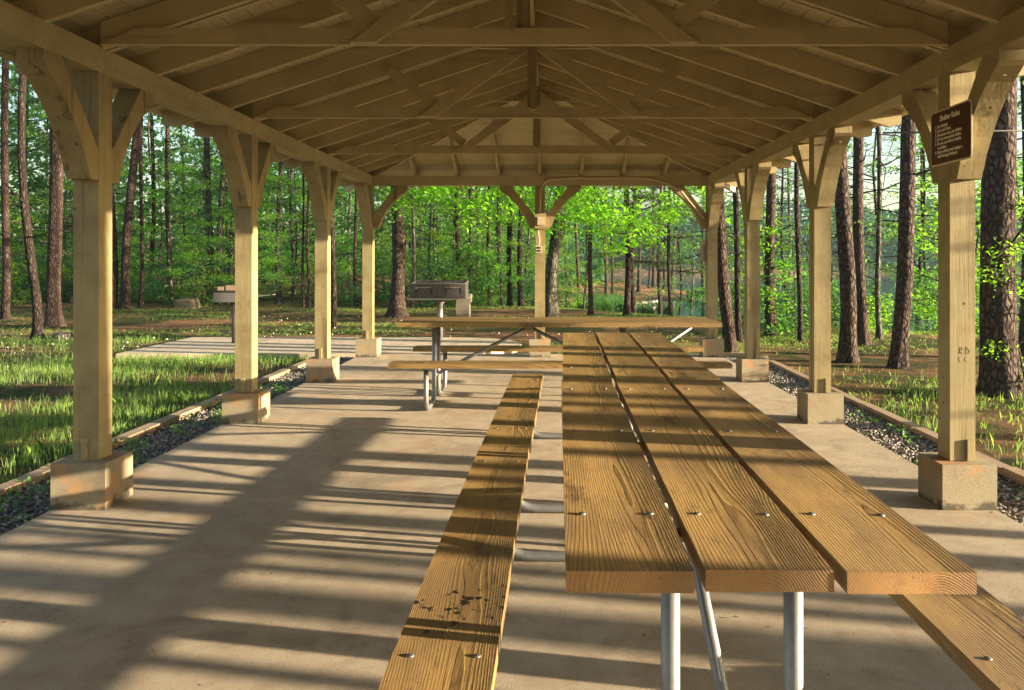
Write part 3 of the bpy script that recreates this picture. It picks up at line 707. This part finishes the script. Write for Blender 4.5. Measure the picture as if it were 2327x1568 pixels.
def broadleaf(seed, h=6.5, rad=2.3, z0=.9, nl=26, sub=7, per=14, leaf=.13, spread=.22, r0=.06, lean=.1, droop=.0):
    """returns (branch bmesh, leaf verts)"""
    rs = np.random.default_rng(seed); paths = []; C = []
    lx, ly = rs.normal(0, lean, 2); zs = np.linspace(0, h*.92, 9)
    tp = [np.array((lx*z/h*2+.08*math.sin(z*1.3+seed), ly*z/h*2+.08*math.cos(z*1.1+seed), z)) for z in zs]
    paths.append(([tuple(p) for p in tp], [max(r0*(1-.85*z/h), .008) for z in zs]))
    for i in range(nl):
        z = z0+(h*.9-z0)*(i/(nl-1))**1.05; f = z/h; base = np.array([np.interp(z, zs, [p[k] for p in tp]) for k in range(3)])
        th = i*2.4+rs.uniform(-.5, .5); L = rad*(math.sin(min(1, (1-f)*1.6+.15)*math.pi/2))*rs.uniform(.55, 1.1)
        d = np.array((math.cos(th), math.sin(th), rs.uniform(.0, .45))); pts = [base]; k = 5
        for j in range(k): d[2] += rs.uniform(-.12, .06)-droop; d[:2] += rs.normal(0, .12, 2); pts.append(pts[-1]+d/np.linalg.norm(d)*L/k)
        paths.append(([tuple(p) for p in pts], list(np.linspace(max(r0*.4*(1-f), .010), .004, k+1))))
        for j in range(sub):
            t = rs.uniform(.25, 1)*k; q = int(min(t, k-1)); p = pts[q]+(pts[q+1]-pts[q])*(t-q); a = th+rs.uniform(-1.3, 1.3)
            e = p+np.array((math.cos(a), math.sin(a), rs.uniform(-.25, .2)-droop*2))*rs.uniform(.25, .6)*(rad/2.3)
            if rs.random() < .5: paths.append(([tuple(p), tuple((p+e)/2+[0, 0, .03]), tuple(e)], [.006, .004, .003]))
            for u in (.4, .75, 1.0):
                c = p+(e-p)*u; m_ = per//3+1; C.append(c+rs.normal(0, 1, (m_, 3))*np.array((spread, spread, spread*.45)))
    return paths, leaves_at(np.concatenate(C), leaf, rs)
def mk_proto(seed, lm, bk, **kw):
    paths, V = broadleaf(seed, **kw); bm = tubes_np(paths, 6); bmesh.ops.recalc_face_normals(bm, faces=bm.faces)
    tm = bpy.data.meshes.new('trunk'); bm.to_mesh(tm); bm.free(); tm.materials.append(bk)
    for p in tm.polygons: p.use_smooth = True
    lmesh = npmesh('crown', V, quads(len(V)//4), 4); lmesh.materials.append(lm); return tm, lmesh
def needles(seed, h0, h1, rad, nl, tufts, size, per=16):
    rs = np.random.default_rng(seed); V = []; paths = []
    for i in range(nl):
        z = h0+(h1-h0)*(i/(nl-1)); f = (z-h0)/(h1-h0); th = i*2.4+rs.uniform(-.4, .4); L = rad*(1-.75*f)*rs.uniform(.6, 1.1)
        d = np.array((math.cos(th), math.sin(th), rs.uniform(.05, .5))); p = np.array((0, 0, z)); pts = [p]
        for j in range(5): d += np.array((*rs.normal(0, .1, 2), -.05)); pts.append(pts[-1]+d/np.linalg.norm(d)*L/5)
        paths.append(([tuple(q) for q in pts], list(np.linspace(.035*(1-f)+.012, .006, 6))))
        for j in range(tufts):
            t = rs.uniform(1.5, 5); q = int(min(t, 4)); c = pts[q]+(pts[q+1]-pts[q])*(t-q)+rs.normal(0, .22, 3)*[1, 1, .5]
            dirs = rs.normal(size=(per, 3)); dirs[:, 2] += .3; dirs /= np.linalg.norm(dirs, axis=1)[:, None]
            side = np.cross(dirs, rs.normal(size=(per, 3))); side /= np.linalg.norm(side, axis=1)[:, None]
            s = size*rs.uniform(.7, 1.2, (per, 1)); V.append(np.stack([c-side*.008, c+side*.008, c+dirs*s+side*.003, c+dirs*s-side*.003], 1).reshape(-1, 3))
    return paths, np.concatenate(V)
def mk_needle(seed, **kw):
    paths, V = needles(seed, **kw); bm = tubes_np(paths, 5); tm = bpy.data.meshes.new('limb'); bm.to_mesh(tm); bm.free(); tm.materials.append(BARKD)
    lm = npmesh('crown', V, quads(len(V)//4), 4); lm.materials.append(NEEDLE); return tm, lm
UND = [mk_proto(11, LEAF, BARKG, h=7, rad=2.4, per=26, leaf=.10, spread=.17), mk_proto(12, LEAF, BARKG, h=9, rad=2.8, nl=30, per=24, leaf=.11, spread=.18), mk_proto(13, LEAFD, BARKD, h=6, rad=2.2, z0=.5),
       mk_proto(14, LEAF, BARKG, h=8, rad=2.0, z0=.6, nl=30), mk_proto(15, LEAFB, BARKG, h=6.5, rad=2.3, z0=.8, per=30, leaf=.08, spread=.15)]
SAP = [mk_proto(21, LEAF, BARKG, h=3.6, rad=1.2, z0=.4, nl=18, sub=6, per=20, leaf=.062, r0=.02, spread=.14), mk_proto(22, LEAFB, BARKG, h=2.6, rad=.95, z0=.2, nl=15, sub=6, per=18, leaf=.06, r0=.015, spread=.13)]
BUSH = [mk_proto(31, LEAF, BARKG, h=1.5, rad=1.0, z0=.05, nl=14, sub=6, per=12, leaf=.09, r0=.015, spread=.16), mk_proto(32, LEAFD, BARKG, h=1.1, rad=1.1, z0=.05, nl=14, sub=6, per=12, leaf=.09, r0=.012, spread=.16), mk_proto(33, LEAFB, BARKG, h=1.0, rad=.8, z0=.03, nl=12, sub=5, per=10, leaf=.08, r0=.01, spread=.14)]
PCR = [mk_needle(41, h0=0, h1=8, rad=3.2, nl=34, tufts=16, size=.26), mk_needle(42, h0=0, h1=7, rad=2.6, nl=28, tufts=15, size=.25)]
YPN = mk_needle(43, h0=0, h1=5.5, rad=2.6, nl=26, tufts=20, size=.22)

def trunk_part(root, h, r0, r1, lean, seed, mat, n=14, flare=1.7, curve=.06):
    rs = random.Random(seed); ph = rs.uniform(0, 6); ph2 = rs.uniform(0, 6); rings = []; bm = bmesh.new()
    zs = [-.25, 0, .06, .14, .26, .45, .75, 1.2, 1.8, 2.5, 3.3, 4.2, 5.2, 6.5, 8]; z = 10
    while z < h: zs.append(z); z += 2
    zs = [q for q in zs if q < h]+[h]
    for z in zs:
        f = max(z, 0)/h; cx_ = lean*z+curve*math.sin(z*.8+ph)*min(1, z); cy_ = curve*math.cos(z*.6+ph2)*min(1, z)
        r = (r0+(r1-r0)*f)*(1+(flare-1)*math.exp(-max(z, 0)/.22/max(.6, r0/.15))); ring = []
        for k in range(n):
            a = 2*math.pi*k/n; lob = 1+(.20*math.exp(-max(z, 0)/.35)*math.sin(a*5+ph))+.03*math.sin(a*3+z*2.1+ph2)+.02*math.sin(a*7+z*5)
            ring.append(bm.verts.new((cx_+r*lob*math.cos(a), cy_+r*lob*math.sin(a), z)))
        rings.append(ring)
    for a, b in zip(rings, rings[1:]):
        for k in range(n): bm.faces.new((a[k], a[(k+1) % n], b[(k+1) % n], b[k]))
    bm.faces.new(rings[-1]); me = bpy.data.meshes.new('trunk'); bm.to_mesh(me); bm.free()
    for p in me.polygons: p.use_smooth = True
    return link_mesh('trunk', me, mat, root)
def stubs(trunk, h, r, seed, n=7, zmin=1.6, lean=0, mat=BARKD, L=1.1):
    rs = random.Random(seed)
    for i in range(n):
        z = rs.uniform(zmin, min(h, 7)); a = rs.uniform(0, 6.28); p = Vector((lean*z, 0, z)); pts = [p]; d = Vector((math.cos(a), math.sin(a), rs.uniform(-.2, .4)))
        for j in range(4): d += Vector((rs.gauss(0, .25), rs.gauss(0, .25), rs.gauss(0, .2))); pts.append(pts[-1]+d.normalized()*L*rs.uniform(.15, .45))
        bm = bmesh.new(); tube(bm, pts, [.016, .013, .010, .007, .003], 5)
        me = bpy.data.meshes.new('dead_limb'); bm.to_mesh(me); bm.free(); link_mesh('dead_limb', me, mat, trunk)
def pine(px, py, wpx, lean=0, h=17, mat=BARKP, label=None, seed=0, group=None, d=None, crown=True, curve=.05, stub=6, flare=1.6, name='pine_tree', under=None):
    if d is None: x, d = at(px, py)
    else: x = (px-VX)/F*d
    r = wpx/F*d/2
    t = empty(name, (x, d, g1(x, d)), label, 'tree', group)
    tr = trunk_part(t, h, r, r*.45, lean, seed+int(px), mat, 16 if wpx > 20 else 10, flare, curve)
    if stub: stubs(tr, h, r, seed+3, stub, 1.5, lean)
    if crown:
        tm, lm = PCR[int(px) % 2]; s = .9+.2*((px*7) % 10)/10
        a = link_mesh('limb', tm, None, t, (lean*(h*.55), 0, h*.55), (0, 0, px)); a.scale = (s, s, h*.45/8)
        b = link_mesh('crown', lm, None, t, (lean*(h*.55), 0, h*.55), (0, 0, px)); b.scale = (s, s, h*.45/8)
    return t
def instance(proto, x, y, s, rz, name, label, cat, group=None, sz=1):
    t = empty(name, (x, y, g1(x, y)-.03), label, cat, group, rz); t.scale = (s, s, s*sz)
    a = link_mesh('trunk' if cat == 'tree' else 'stem', proto[0], None, t); b = link_mesh('crown' if cat == 'tree' else 'foliage', proto[1], None, t); return t

# -- trunks one can tell apart, left to right
pine(12, 727, 17, .0, 18, BARKP, 'reddish pine trunk at the very left edge, behind the thin leaning one', 1)
pine(86, 772, 20, -.045, 9, BARKD, 'slim grey trunk leaning left, closest to the viewer on the left lawn', 2, curve=.09, crown=True, name='young_tree')
pine(122, 742, 30, .012, 19, BARKP, 'thick rough pine trunk just left of the nearest left post', 3, flare=1.5, stub=9)
pine(256, 703, 17, -.01, 17, BARKP, 'straight pine trunk just right of the nearest left post', 4)
pine(285, 703, 20, .055, 18, BARKP, 'pine trunk leaning right, second right of the nearest left post', 5)
pine(320, 701, 9, .01, 14, BARKD, 'thin dark trunk between the leaning pine and the boulder', 6)
pine(479, 687, 17, -.02, 13, BARKG, 'left stem of the pale twin trunks behind the box grill', 7, name='hardwood_tree', flare=1.2)
pine(499, 687, 16, .025, 14, BARKG, 'right stem of the pale twin trunks behind the box grill', 8, name='hardwood_tree', flare=1.2)
pine(527, 690, 12, 0, 16, BARKD, 'dark trunk right against the second left post', 9)
pine(634, 690, 14, .015, 15, BARKG, 'grey trunk between the second and third left posts', 10, name='hardwood_tree')
pine(691, 700, 6, -.02, 12, BARKP, 'thin pale trunk, left of a close pair beside the third left post', 11)
pine(703, 700, 7, .005, 12, BARKP, 'thin pale trunk, right of a close pair beside the third left post', 12)
pine(757, 750, 12, .0, 15, BARKD, 'dark trunk showing along the right edge of the third left post', 13)
pine(810, 697, 8, -.005, 14, BARKD, 'slender dark trunk between the third left post and the corner post', 14)
pine(900, 720, 30, .012, 20, BARKP, 'large flaring pine behind the left end of the crosswise table', 15, flare=1.9, stub=4)
pine(936, 700, 8, .01, 13, BARKG, 'pale thin trunk close beside the large flaring pine', 16, name='hardwood_tree')
pine(1041, 695, 13, .0, 16, BARKP, 'brown pine rising straight above the wide grill', 17)
pine(1068, 692, 10, -.01, 14, BARKD, 'dark thin trunk just right of the wide grill', 18)
pine(1113, 695, 10, .0, 14, BARKP, 'reddish thin trunk between the grill and the middle post', 19)
pine(1159, 697, 12, .01, 15, BARKD, 'dark trunk left of the middle post, third from it', 20)
pine(1184, 698, 12, .0, 15, BARKD, 'dark trunk left of the middle post, second from it', 21)
pine(1203, 697, 9, -.02, 14, BARKD, 'dark thin trunk nearest the left side of the middle post', 22)
pine(1342, 716, 11, .035, 9, BARKP, 'slim brown trunk right of the middle post by the marsh grass', 24, curve=.08, name='young_tree')
pine(1424, 718, 15, .0, 16, BARKD, 'dark pine standing in front of the floating log', 25)
pine(1524, 719, 8, -.005, 12, BARKD, 'thin dark lakeside trunk, left one of a close pair', 26, stub=10)
pine(1543, 719, 5, -.02, 9, BARKD, 'very thin crooked lakeside stem, right one of a close pair', 27, stub=12, curve=.1, name='young_tree')
pine(1598, 722, 9, .0, 12, BARKD, 'thin trunk just left of the far right corner post', 28)
pine(1660, 802, 28, -.055, 17, BARKP, 'sunlit pine leaning left beside the far right corner post', 29, flare=1.4, stub=3)
pine(1680, 775, 15, -.04, 14, BARKD, 'dark trunk half behind the sunlit leaning pine', 30)
pine(1754, 763, 23, -.02, 16, BARKP, 'rough pine right of the second-farthest right post', 31)
pine(1796, 737, 9, -.01, 13, BARKG, 'thin grey trunk, first right of the rough pine by the water', 32, name='hardwood_tree')
pine(1818, 776, 12, .0, 14, BARKD, 'slender straight trunk left of the second right post', 33, flare=1.2)
pine(1843, 770, 8, .0, 13, BARKD, 'dark stem almost hidden by the left edge of the second right post', 34)
pine(1925, 823, 36, -.03, 18, BARKB, 'stout plated pine right behind the second right post', 35, flare=1.4, stub=4)
pine(1960, 783, 25, -.015, 17, BARKP, 'straight brown pine in the open gap, left of two together', 36, stub=16)
pine(1999, 771, 12, -.02, 13, BARKG, 'slim grey trunk in the open gap between two pines', 37, name='hardwood_tree', stub=26)
pine(2042, 836, 36, .035, 18, BARKB, 'stout pine leaning right, left of the nearest right post', 38, flare=1.25, curve=.03, stub=5)
pine(2273, 898, 76, -.004, 19, BARKB, 'massive plated pine at the right edge behind the nearest right post', 39, flare=1.35, stub=3, curve=.02)
pine(2336, 815, 34, .0, 18, BARKP, 'dark pine cut off by the right edge of the picture', 40)
# trunks by the water and on the spit
for i, (px, py, w_, lab) in enumerate([(1377, 674, 9, 'grey lakeside pine, left of a pair on the bank'), (1391, 668, 7, 'grey lakeside pine, right of a pair on the bank'), (1453, 663, 9, 'lone grey pine on the grassy spit'), (1474, 655, 5, 'slanting thin stem on the spit'), (1487, 654, 9, 'sunlit pale pine on the spit'), (1511, 657, 8, 'dark pine toward the tip of the spit'), (1527, 657, 9, 'leaning pine at the tip of the spit')]):
    pine(px, py, w_, [0, .01, 0, .05, -.01, 0, .07][i], 17, BARKD if i % 2 else BARKP, lab, 60+i)
# background stems
rs = random.Random(5)
bgx = [45, 205, 345, 385, 430, 585, 603, 668, 790, 838, 960, 1000, 1090, 1128, 1172, 1290, 1310]
for i, px in enumerate(bgx):
    x = (px+rs.uniform(-6, 6)); d = rs.uniform(27, 48); pine(x, 0, rs.uniform(9, 14)*25/d*1.1, rs.uniform(-.04, .04), rs.uniform(14, 20), rs.choice([BARKP, BARKD, BARKG, BARKP]), 'thin trunk standing deep in the background woods', 100+i, 'background trunks in the woods', d=d, stub=4)
for i, px in enumerate([1700, 1890, 2105, 2190]):
    d = rs.uniform(15, 24); x = (px-VX)/F*d
    pine(px, 0, rs.uniform(5, 9), rs.uniform(-.03, .03), rs.uniform(10, 15), rs.choice([BARKD, BARKG]), 'thin dark stem among the lakeshore pines', 200+i, 'thin stems along the right lakeshore', d=d, stub=9)
# leaning pale-barked oak behind the middle post, with the bright overhanging crown
x, d = at(1254, 720); ok = empty('oak_tree', (x, d, g1(x, d)), 'mottled oak behind the middle post with bright overhanging spring leaves', 'tree')
tr = trunk_part(ok, 9, .16, .09, .05, 77, BARKG, 14, 1.5, .12)
def canopy(root, seed, clusters, leafsize, mat, origin, per=26, sp_=.20):
    rs = np.random.default_rng(seed); C = []; bm = bmesh.new(); o = Vector(origin)
    for (cx_, cy_, cz_, n, sx_, sy_, sz_) in clusters:
        for i in range(n):
            c = np.array((cx_, cy_, cz_))+rs.uniform(-1, 1, 3)*np.array((sx_, sy_, sz_))
            C.append(c+rs.normal(0, 1, (per, 3))*np.array((sp_, sp_, sp_*.5)))
            if i % 3 == 0:
                m_ = np.array((cx_*.45, cy_*.45, cz_*.55+o.z*.45)) if False else np.array((c[0]*.5+o.x*.5, c[1]*.5+o.y*.5, (c[2]+o.z)/2+.35))
                tube(bm, [tuple(o+Vector(rs.normal(0, .1, 3))), tuple(m_+rs.normal(0, .15, 3)), tuple(c)], [.022, .014, .005], 5)
    V = leaves_at(np.concatenate(C), leafsize, rs, .5, .42)
    me = npmesh('crown', V, quads(len(V)//4), 4); link_mesh('crown', me, mat, root)
    me = bpy.data.meshes.new('limb'); bm.to_mesh(me); bm.free(); link_mesh('limb', me, BARKD, root)
canopy(ok, 5, [(-3.2, -1.5, 3.1, 26, 1.2, 1.2, .55), (-1.8, -2, 2.9, 44, 1.3, 1.3, .75), (-.2, -2, 2.9, 34, 1.0, 1.3, .8), (1.0, -1.5, 2.9, 40, 1.2, 1.3, .8), (1.6, -2.2, 2.1, 18, .6, .8, .45), (2.8, -1, 2.9, 26, 1.1, 1.2, .6), (0, 0, 5.2, 90, 3.2, 2.6, 1.4)], .13, LEAFB, (.3, 0, 4.3), per=46)
# trees whose crowns carry the middle distance
k = 0
def und(px, d, kind, s, label, cat='tree', group=None, name='understory_tree', sz=1):
    global k; k += 1; x = (px-VX)/F*d
    return instance(kind, x, d, s, k*1.7, name, label, cat, group, sz)
G1 = 'green understory trees in the left and middle woods'; L1 = 'leafy green understory tree in the background woods'
for i in range(50):
    px = rs.uniform(-250, 1230); d = rs.uniform(26, 52)
    und(px, d, UND[rs.choice([0, 1, 2, 3, 0, 1])], rs.uniform(.85, 1.35), L1, group=G1)
und(25, 22, SAP[1], 1.35, 'yellow-green bush at the left edge below the pines', 'bush', name='bush')
und(575, 22.5, SAP[0], 1.2, 'leafy sapling between the second and third left posts', name='sapling')
und(560, 24, UND[4], .7, 'bright green young tree beside the second left post', name='young_tree')
und(1330, 24, UND[4], .62, 'bright leafy tree leaning over the marsh right of the middle post', name='young_tree')
und(1090, 25, SAP[1], .8, 'low bright sapling right of the wide grill', name='sapling')
und(1730, 15.5, SAP[1], 1.0, 'bright sapling between the far right posts', name='sapling')
G2 = 'leafy saplings along the right lakeshore'
for i, (px, d, s) in enumerate([(1575, 27, 1.4), (1720, 24, 1.3), (1890, 19, 1.25), (2120, 17, 1.5), (2170, 20, 1.7), (2215, 19, 1.6), (2330, 17, 1.8), (2290, 23, 1.9), (2212, 12.5, 1.15), (2345, 8.6, .8), (1640, 31, 1.4)]):
    und(px, d, SAP[i % 2], s, 'leafy sapling among the lakeshore pines', group=G2, name='sapling', sz=1.15)
G3 = 'low bushes at the foot of the woods'
for i in range(42):
    px = rs.uniform(-60, 1290); d = rs.uniform(24.5, 31)
    und(px, d, BUSH[i % 3], rs.uniform(.8, 1.4), 'low green bush at the foot of the woods', 'bush', G3, 'bush')
G4 = 'low bushes along the right lakeshore'
for i in range(26):
    px = rs.uniform(1640, 2420); d = rs.uniform(15, 24)
    if px < 1720: d += 7
    und(px, d, BUSH[i % 3], rs.uniform(.55, 1.0), 'low green bush on the lakeshore bank', 'bush', G4, 'bush')
AIRY = mk_proto(51, LEAF, BARKD, h=9, rad=3.0, z0=1.8, nl=34, sub=6, per=9, leaf=.085, spread=.16, r0=.07); AIRY2 = mk_proto(52, LEAFD, BARKD, h=8, rad=2.6, z0=1.2, nl=32, sub=6, per=8, leaf=.08, spread=.15, r0=.06)
for i, (px, d, lab) in enumerate([(1705, 23, 'airy thin-leaved tree left of the rough pine by the lake'), (1785, 27, 'airy thin-leaved tree over the water behind the rough pine'), (1985, 23, 'airy dark-twigged tree behind the open gap at right'), (2090, 20, 'airy thin-leaved tree just right of the leaning stout pine'), (2170, 26, 'airy tree behind the nearest right post')]):
    und(px, d, (AIRY, AIRY2)[i % 2], rs.uniform(.9, 1.15), lab, name='lakeside_tree')
for i, (px, d, s, lab) in enumerate([(390, 25, .75, 'bright leafy tree above the boulder'), (160, 27, .8, 'bright leafy tree right of the thick left pine'), (670, 26, .8, 'bright leafy tree left of the third left post'), (985, 26, .8, 'bright leafy tree behind the wide grill'), (1135, 25, .62, 'bright leafy tree left of the middle post')]):
    und(px, d, UND[4], s, lab, name='young_tree')
# pines with low boughs by the water
for i, (px, d, z, s) in enumerate([(1440, 27, 3.0, .9), (1500, 34, 3.4, 1.1), (590, 34, 4, 1.2), (200, 30, 3.6, 1.2), (60, 34, 4, 1.2)]):
    x = (px-VX)/F*d; t = empty('pine_tree', (x, d, g1(x, d)), ['young pine with low drooping boughs by the dark lakeside pine', 'young pine with drooping boughs farther out over the water', 'feathery young pine right of the second left post', 'feathery young pine behind the nearest left post', 'feathery young pine at the far left'][i], 'tree')
    trunk_part(t, z+5, .09, .03, 0, 300+i, BARKD, 8)
    a = link_mesh('limb', YPN[0], None, t, (0, 0, z-1.2)); a.scale = (s, s, s); b = link_mesh('crown', YPN[1], None, t, (0, 0, z-1.2)); b.scale = (s, s, s)
# trees right of the frame: they cast the bands of shade across the floor
OFF = [(8, .75, .05), (11, 1.0, .06), (14, .52, .08), (8.6, 2.6, .07), (6.6, .2, .08), (10, 1.9, .11), (13, .3, .14), (9.2, -1.4, .12), (9.0, 3.4, .13), (16, -3.4, .14), (19, -1.0, .16), (10, 5.2, .12), (7, -5.5, .14)]
for i, (x, y, r) in enumerate(OFF):
    pine(VX+x/max(y, .5)*F, 0, 2*r*F/max(y, .5), rs.uniform(-.02, .02), 16, BARKP, 'pine outside the right edge of the picture', 400+i, 'pines outside the right edge', d=y) if y > .5 else None
    if y <= .5:
        t = empty('pine_tree', (x, y, g1(x, y)), 'pine outside the right edge of the picture', 'tree', 'pines outside the right edge'); tr = trunk_part(t, 16, r, r*.5, rs.uniform(-.02, .02), 400+i, BARKP, 12)
        a = link_mesh('limb', PCR[i % 2][0], None, t, (0, 0, 9)); b = link_mesh('crown', PCR[i % 2][1], None, t, (0, 0, 9))

# ------------------------------------------------------------------ stuff: far woods, grass, reeds, litter
def cloud(n, fn, size, seed, asp=.7):
    rs = np.random.default_rng(seed); C = fn(rs, n); return leaves_at(C, size, rs, .2, asp)
def arc(rs, n):
    th = rs.uniform(math.radians(86), math.radians(165), n); r = rs.uniform(56, 80, n); x = r*np.cos(th); y = r*np.sin(th)
    lump = .5+.5*np.sin(th*37)*np.sin(th*13+1); z = rs.power(.75, n)*0+rs.beta(1.0, 1.7, n)*(11+8*lump)
    return np.c_[x, y, z+gz(np.c_[x, y])]
V = cloud(34000, arc, .55, 1); me = npmesh('distant_woods', V, quads(len(V)//4), 4)
setp(link_mesh('distant_woods', me, LEAFD), 'dense green mass of distant woods behind the trunks', 'woods', kind='stuff')
def shore(rs, n):
    t = rs.uniform(0, 1, n); x = -12+t*250; y = np.where(x < 150, 146+rs.uniform(0, 26, n), 146-(x-150)*.9+rs.uniform(0, 26, n)); 
    lump = .5+.5*np.sin(x*.21)*np.sin(x*.057+1); z = rs.beta(1.1, 1.2, n)*(8.5+4*lump); return np.c_[x, y, z+np.maximum(gz(np.c_[x, y]), -1.2)]
V = cloud(60000, shore, 1.0, 2); me = npmesh('far_shore_woods', V, quads(len(V)//4), 4)
setp(link_mesh('far_shore_woods', me, FARL), 'blue-green wooded hillside across the lake', 'woods', kind='stuff')
def blades(name, P, hgt, wid, rs, lean=.35):
    n = len(P); a = rs.uniform(0, 6.28, n); s = np.c_[np.cos(a), np.sin(a), np.zeros(n)]*wid[:, None]; L = np.c_[rs.normal(0, lean, (n, 2)), np.ones(n)]*hgt[:, None]
    m_ = P+L*.55*np.array((.6, .6, 1)); t = P+L*np.array((1.3, 1.3, .92))
    V = np.stack([P-s, P+s, m_+s*.8, t, m_-s*.8], 1).reshape(-1, 3); return npmesh(name, V, np.arange(n*5).reshape(-1, 5), 5)
rs2 = np.random.default_rng(9)
def patch(n, x0, x1, y0, y1, clump, rs, thr=.0):
    c = np.c_[rs.uniform(x0, x1, n//clump), rs.uniform(y0, y1, n//clump)]; c = np.repeat(c, clump, 0); return c+rs.normal(0, .035, c.shape)
def clear(P):
    s = (P[:, 0] > -6.25) & (P[:, 0] < -.35) & (P[:, 1] > 11.7) & (P[:, 1] < 14.3); t = (P[:, 0] > -3.31) & (P[:, 0] < 3.02) & (P[:, 1] < 11.88); return P[~(s | t)]
P = clear(np.concatenate([patch(52000, -9, -3.35, 2.6, 11.7, 5, rs2), patch(6000, -10, -6.3, 11.7, 14.5, 6, rs2), patch(4200, 3.05, 6.0, 3.5, 10.5, 7, rs2), patch(1500, .4, 3.0, 11.9, 13.2, 6, rs2), patch(1200, -6, -3.35, 11.3, 11.7, 6, rs2)]))
nz = np.sin(P[:, 0]*2.1+1)*np.sin(P[:, 1]*1.3)+np.sin(P[:, 0]*.9-P[:, 1]*1.1)
P = P[nz+rs2.normal(0, .5, len(P)) > -.5]; Z = gz(P); P3 = np.c_[P, Z]
me = blades('tall_grass', P3, rs2.uniform(.03, .145, len(P3)), rs2.uniform(.0012, .0027, len(P3)), rs2, .2)
setp(link_mesh('tall_grass', me, GRASS), 'tall bright grass growing beside the shelter', 'grass', kind='stuff')
P = clear(np.concatenate([patch(110000, -16, 5, 11.5, 26, 5, rs2), patch(26000, 3.1, 12, 6, 19, 5, rs2), patch(16000, -16, -9, 6, 12, 5, rs2)]))
nz = np.sin(P[:, 0]*.8+2)*np.sin(P[:, 1]*1.1+P[:, 0]*.2)+.8*np.sin(P[:, 0]*.37-P[:, 1]*.9)
P = P[nz+rs2.normal(0, .45, len(P)) > .25]; Z = gz(P); P3 = np.c_[P, Z]
me = blades('short_grass', P3, rs2.uniform(.02, .055, len(P3)), rs2.uniform(.002, .005, len(P3)), rs2, .6)
setp(link_mesh('short_grass', me, GRASS), 'short patchy lawn grass between pine straw', 'grass', kind='stuff')
# reeds on the bank
P = np.c_[rs2.uniform(1.5, 5.5, 5000), rs2.uniform(36, 45, 5000)]; s = lake_sd(P); P = P[(s > -1.2) & (s < 1.6)]; P2 = np.c_[rs2.uniform(9, 16, 6000), rs2.uniform(52, 60, 6000)]; s = lake_sd(P2); P = np.concatenate([P, P2[(s > -1.2) & (s < .8)]])
P3 = np.c_[P, np.maximum(gz(P), WZ-.05)]; me = blades('marsh_reeds', P3, rs2.uniform(.5, 1.1, len(P3)), rs2.uniform(.015, .03, len(P3)), rs2, .3)
setp(link_mesh('marsh_reeds', me, REED), 'green reeds growing at the lake margin', 'reeds', kind='stuff')
# floating log
bm = bmesh.new(); dd = 47.5; tube(bm, [((1428-VX)/F*dd, dd, WZ+.03), ((1455-VX)/F*dd, dd+.2, WZ+.08), ((1503-VX)/F*dd, dd+.6, WZ+.22)], [.09, .11, .06], 8); setp(part('floating_log', bm, flat('driftwood', (.42, .36, .28)), smooth=True), 'pale fallen log lying half in the lake', 'log')
# clover
P = np.c_[rs2.uniform(-7, 3, 420), rs2.uniform(14.4, 20, 420)]; P = np.concatenate([P, np.c_[rs2.uniform(-12, -6.3, 300), rs2.uniform(9, 15, 300)]]); V = []
C = np.c_[P, gz(P)+.07]; V = leaves_at(C, .022, rs2, .1, 1.0); me = npmesh('clover_flowers', V, quads(len(V)//4), 4)
setp(link_mesh('clover_flowers', me, WHITE), 'tiny white clover flowers dotting the lawn', 'flowers', kind='stuff')
# litter: pine straw on the ground, flecks on the slab
n = 42000; P = clear(np.c_[rs2.uniform(-15, 12, n), rs2.uniform(4, 24, n)]); C = np.c_[P, gz(P)+.012]; V1 = leaves_at(C, .12, rs2, 6, .06)
C = np.c_[rs2.uniform(XL, XR, 420), rs2.uniform(.8, 11.5, 420), np.full(420, .006)]; V2 = leaves_at(C, .026, rs2, 4, .35)
C = np.c_[rs2.uniform(XL, XR, 110), rs2.uniform(1, 11.5, 110), np.full(110, .012)]; V3 = leaves_at(C, .11, rs2, 30, .03)
V = np.concatenate([V1, V2, V3]); me = npmesh('leaf_litter', V, quads(len(V)//4), 4); setp(link_mesh('leaf_litter', me, LITTER), 'dry pine straw and small leaf scraps on the ground', 'litter', kind='stuff')
# weeds in the gravel
P = np.concatenate([patch(1300, XL-.55, XL-.05, 2, 9, 12, rs2), patch(160, XR+.05, XR+.4, 3.5, 8, 12, rs2)]); C = np.c_[P, np.full(len(P), -.03)+rs2.uniform(0, .05, len(P))]
V = leaves_at(C, .035, rs2, .5, .5); me = npmesh('weeds', V, quads(len(V)//4), 4); setp(link_mesh('weeds', me, LEAF), 'small green weeds sprouting through the gravel', 'weeds', kind='stuff')
# stump
x, d = at(170, 773); bm = bmesh.new()
for i in range(2):
    a = i*2.1; tube(bm, [(x-.22+i*.34, d+.1*math.sin(a), g1(x, d)-.05), (x-.2+i*.34, d+.1*math.sin(a), g1(x, d)+.13)], [.20, .14], 12)
setp(part('tree_stump', bm, BARKG), 'low broken grey stump at the foot of the thick left pine', 'stump')

# ------------------------------------------------------------------ haze
hz = bpy.data.materials.new('haze_air'); hz.use_nodes = True; ht = hz.node_tree; ht.nodes.clear()
ho = ht.nodes.new('ShaderNodeOutputMaterial'); hv = ht.nodes.new('ShaderNodeVolumePrincipled'); hv.inputs['Color'].default_value = (.62, .85, 1, 1); hv.inputs['Density'].default_value = .0005; hv.inputs['Anisotropy'].default_value = .3
ht.links.new(hv.outputs[0], ho.inputs['Volume'])
bm = bmesh.new(); box(bm, -470, 480, -420, 630, -5, 24); setp(part('haze', bm, hz, center=False), 'thin bluish evening haze hanging over the lake and woods', 'haze', kind='stuff')
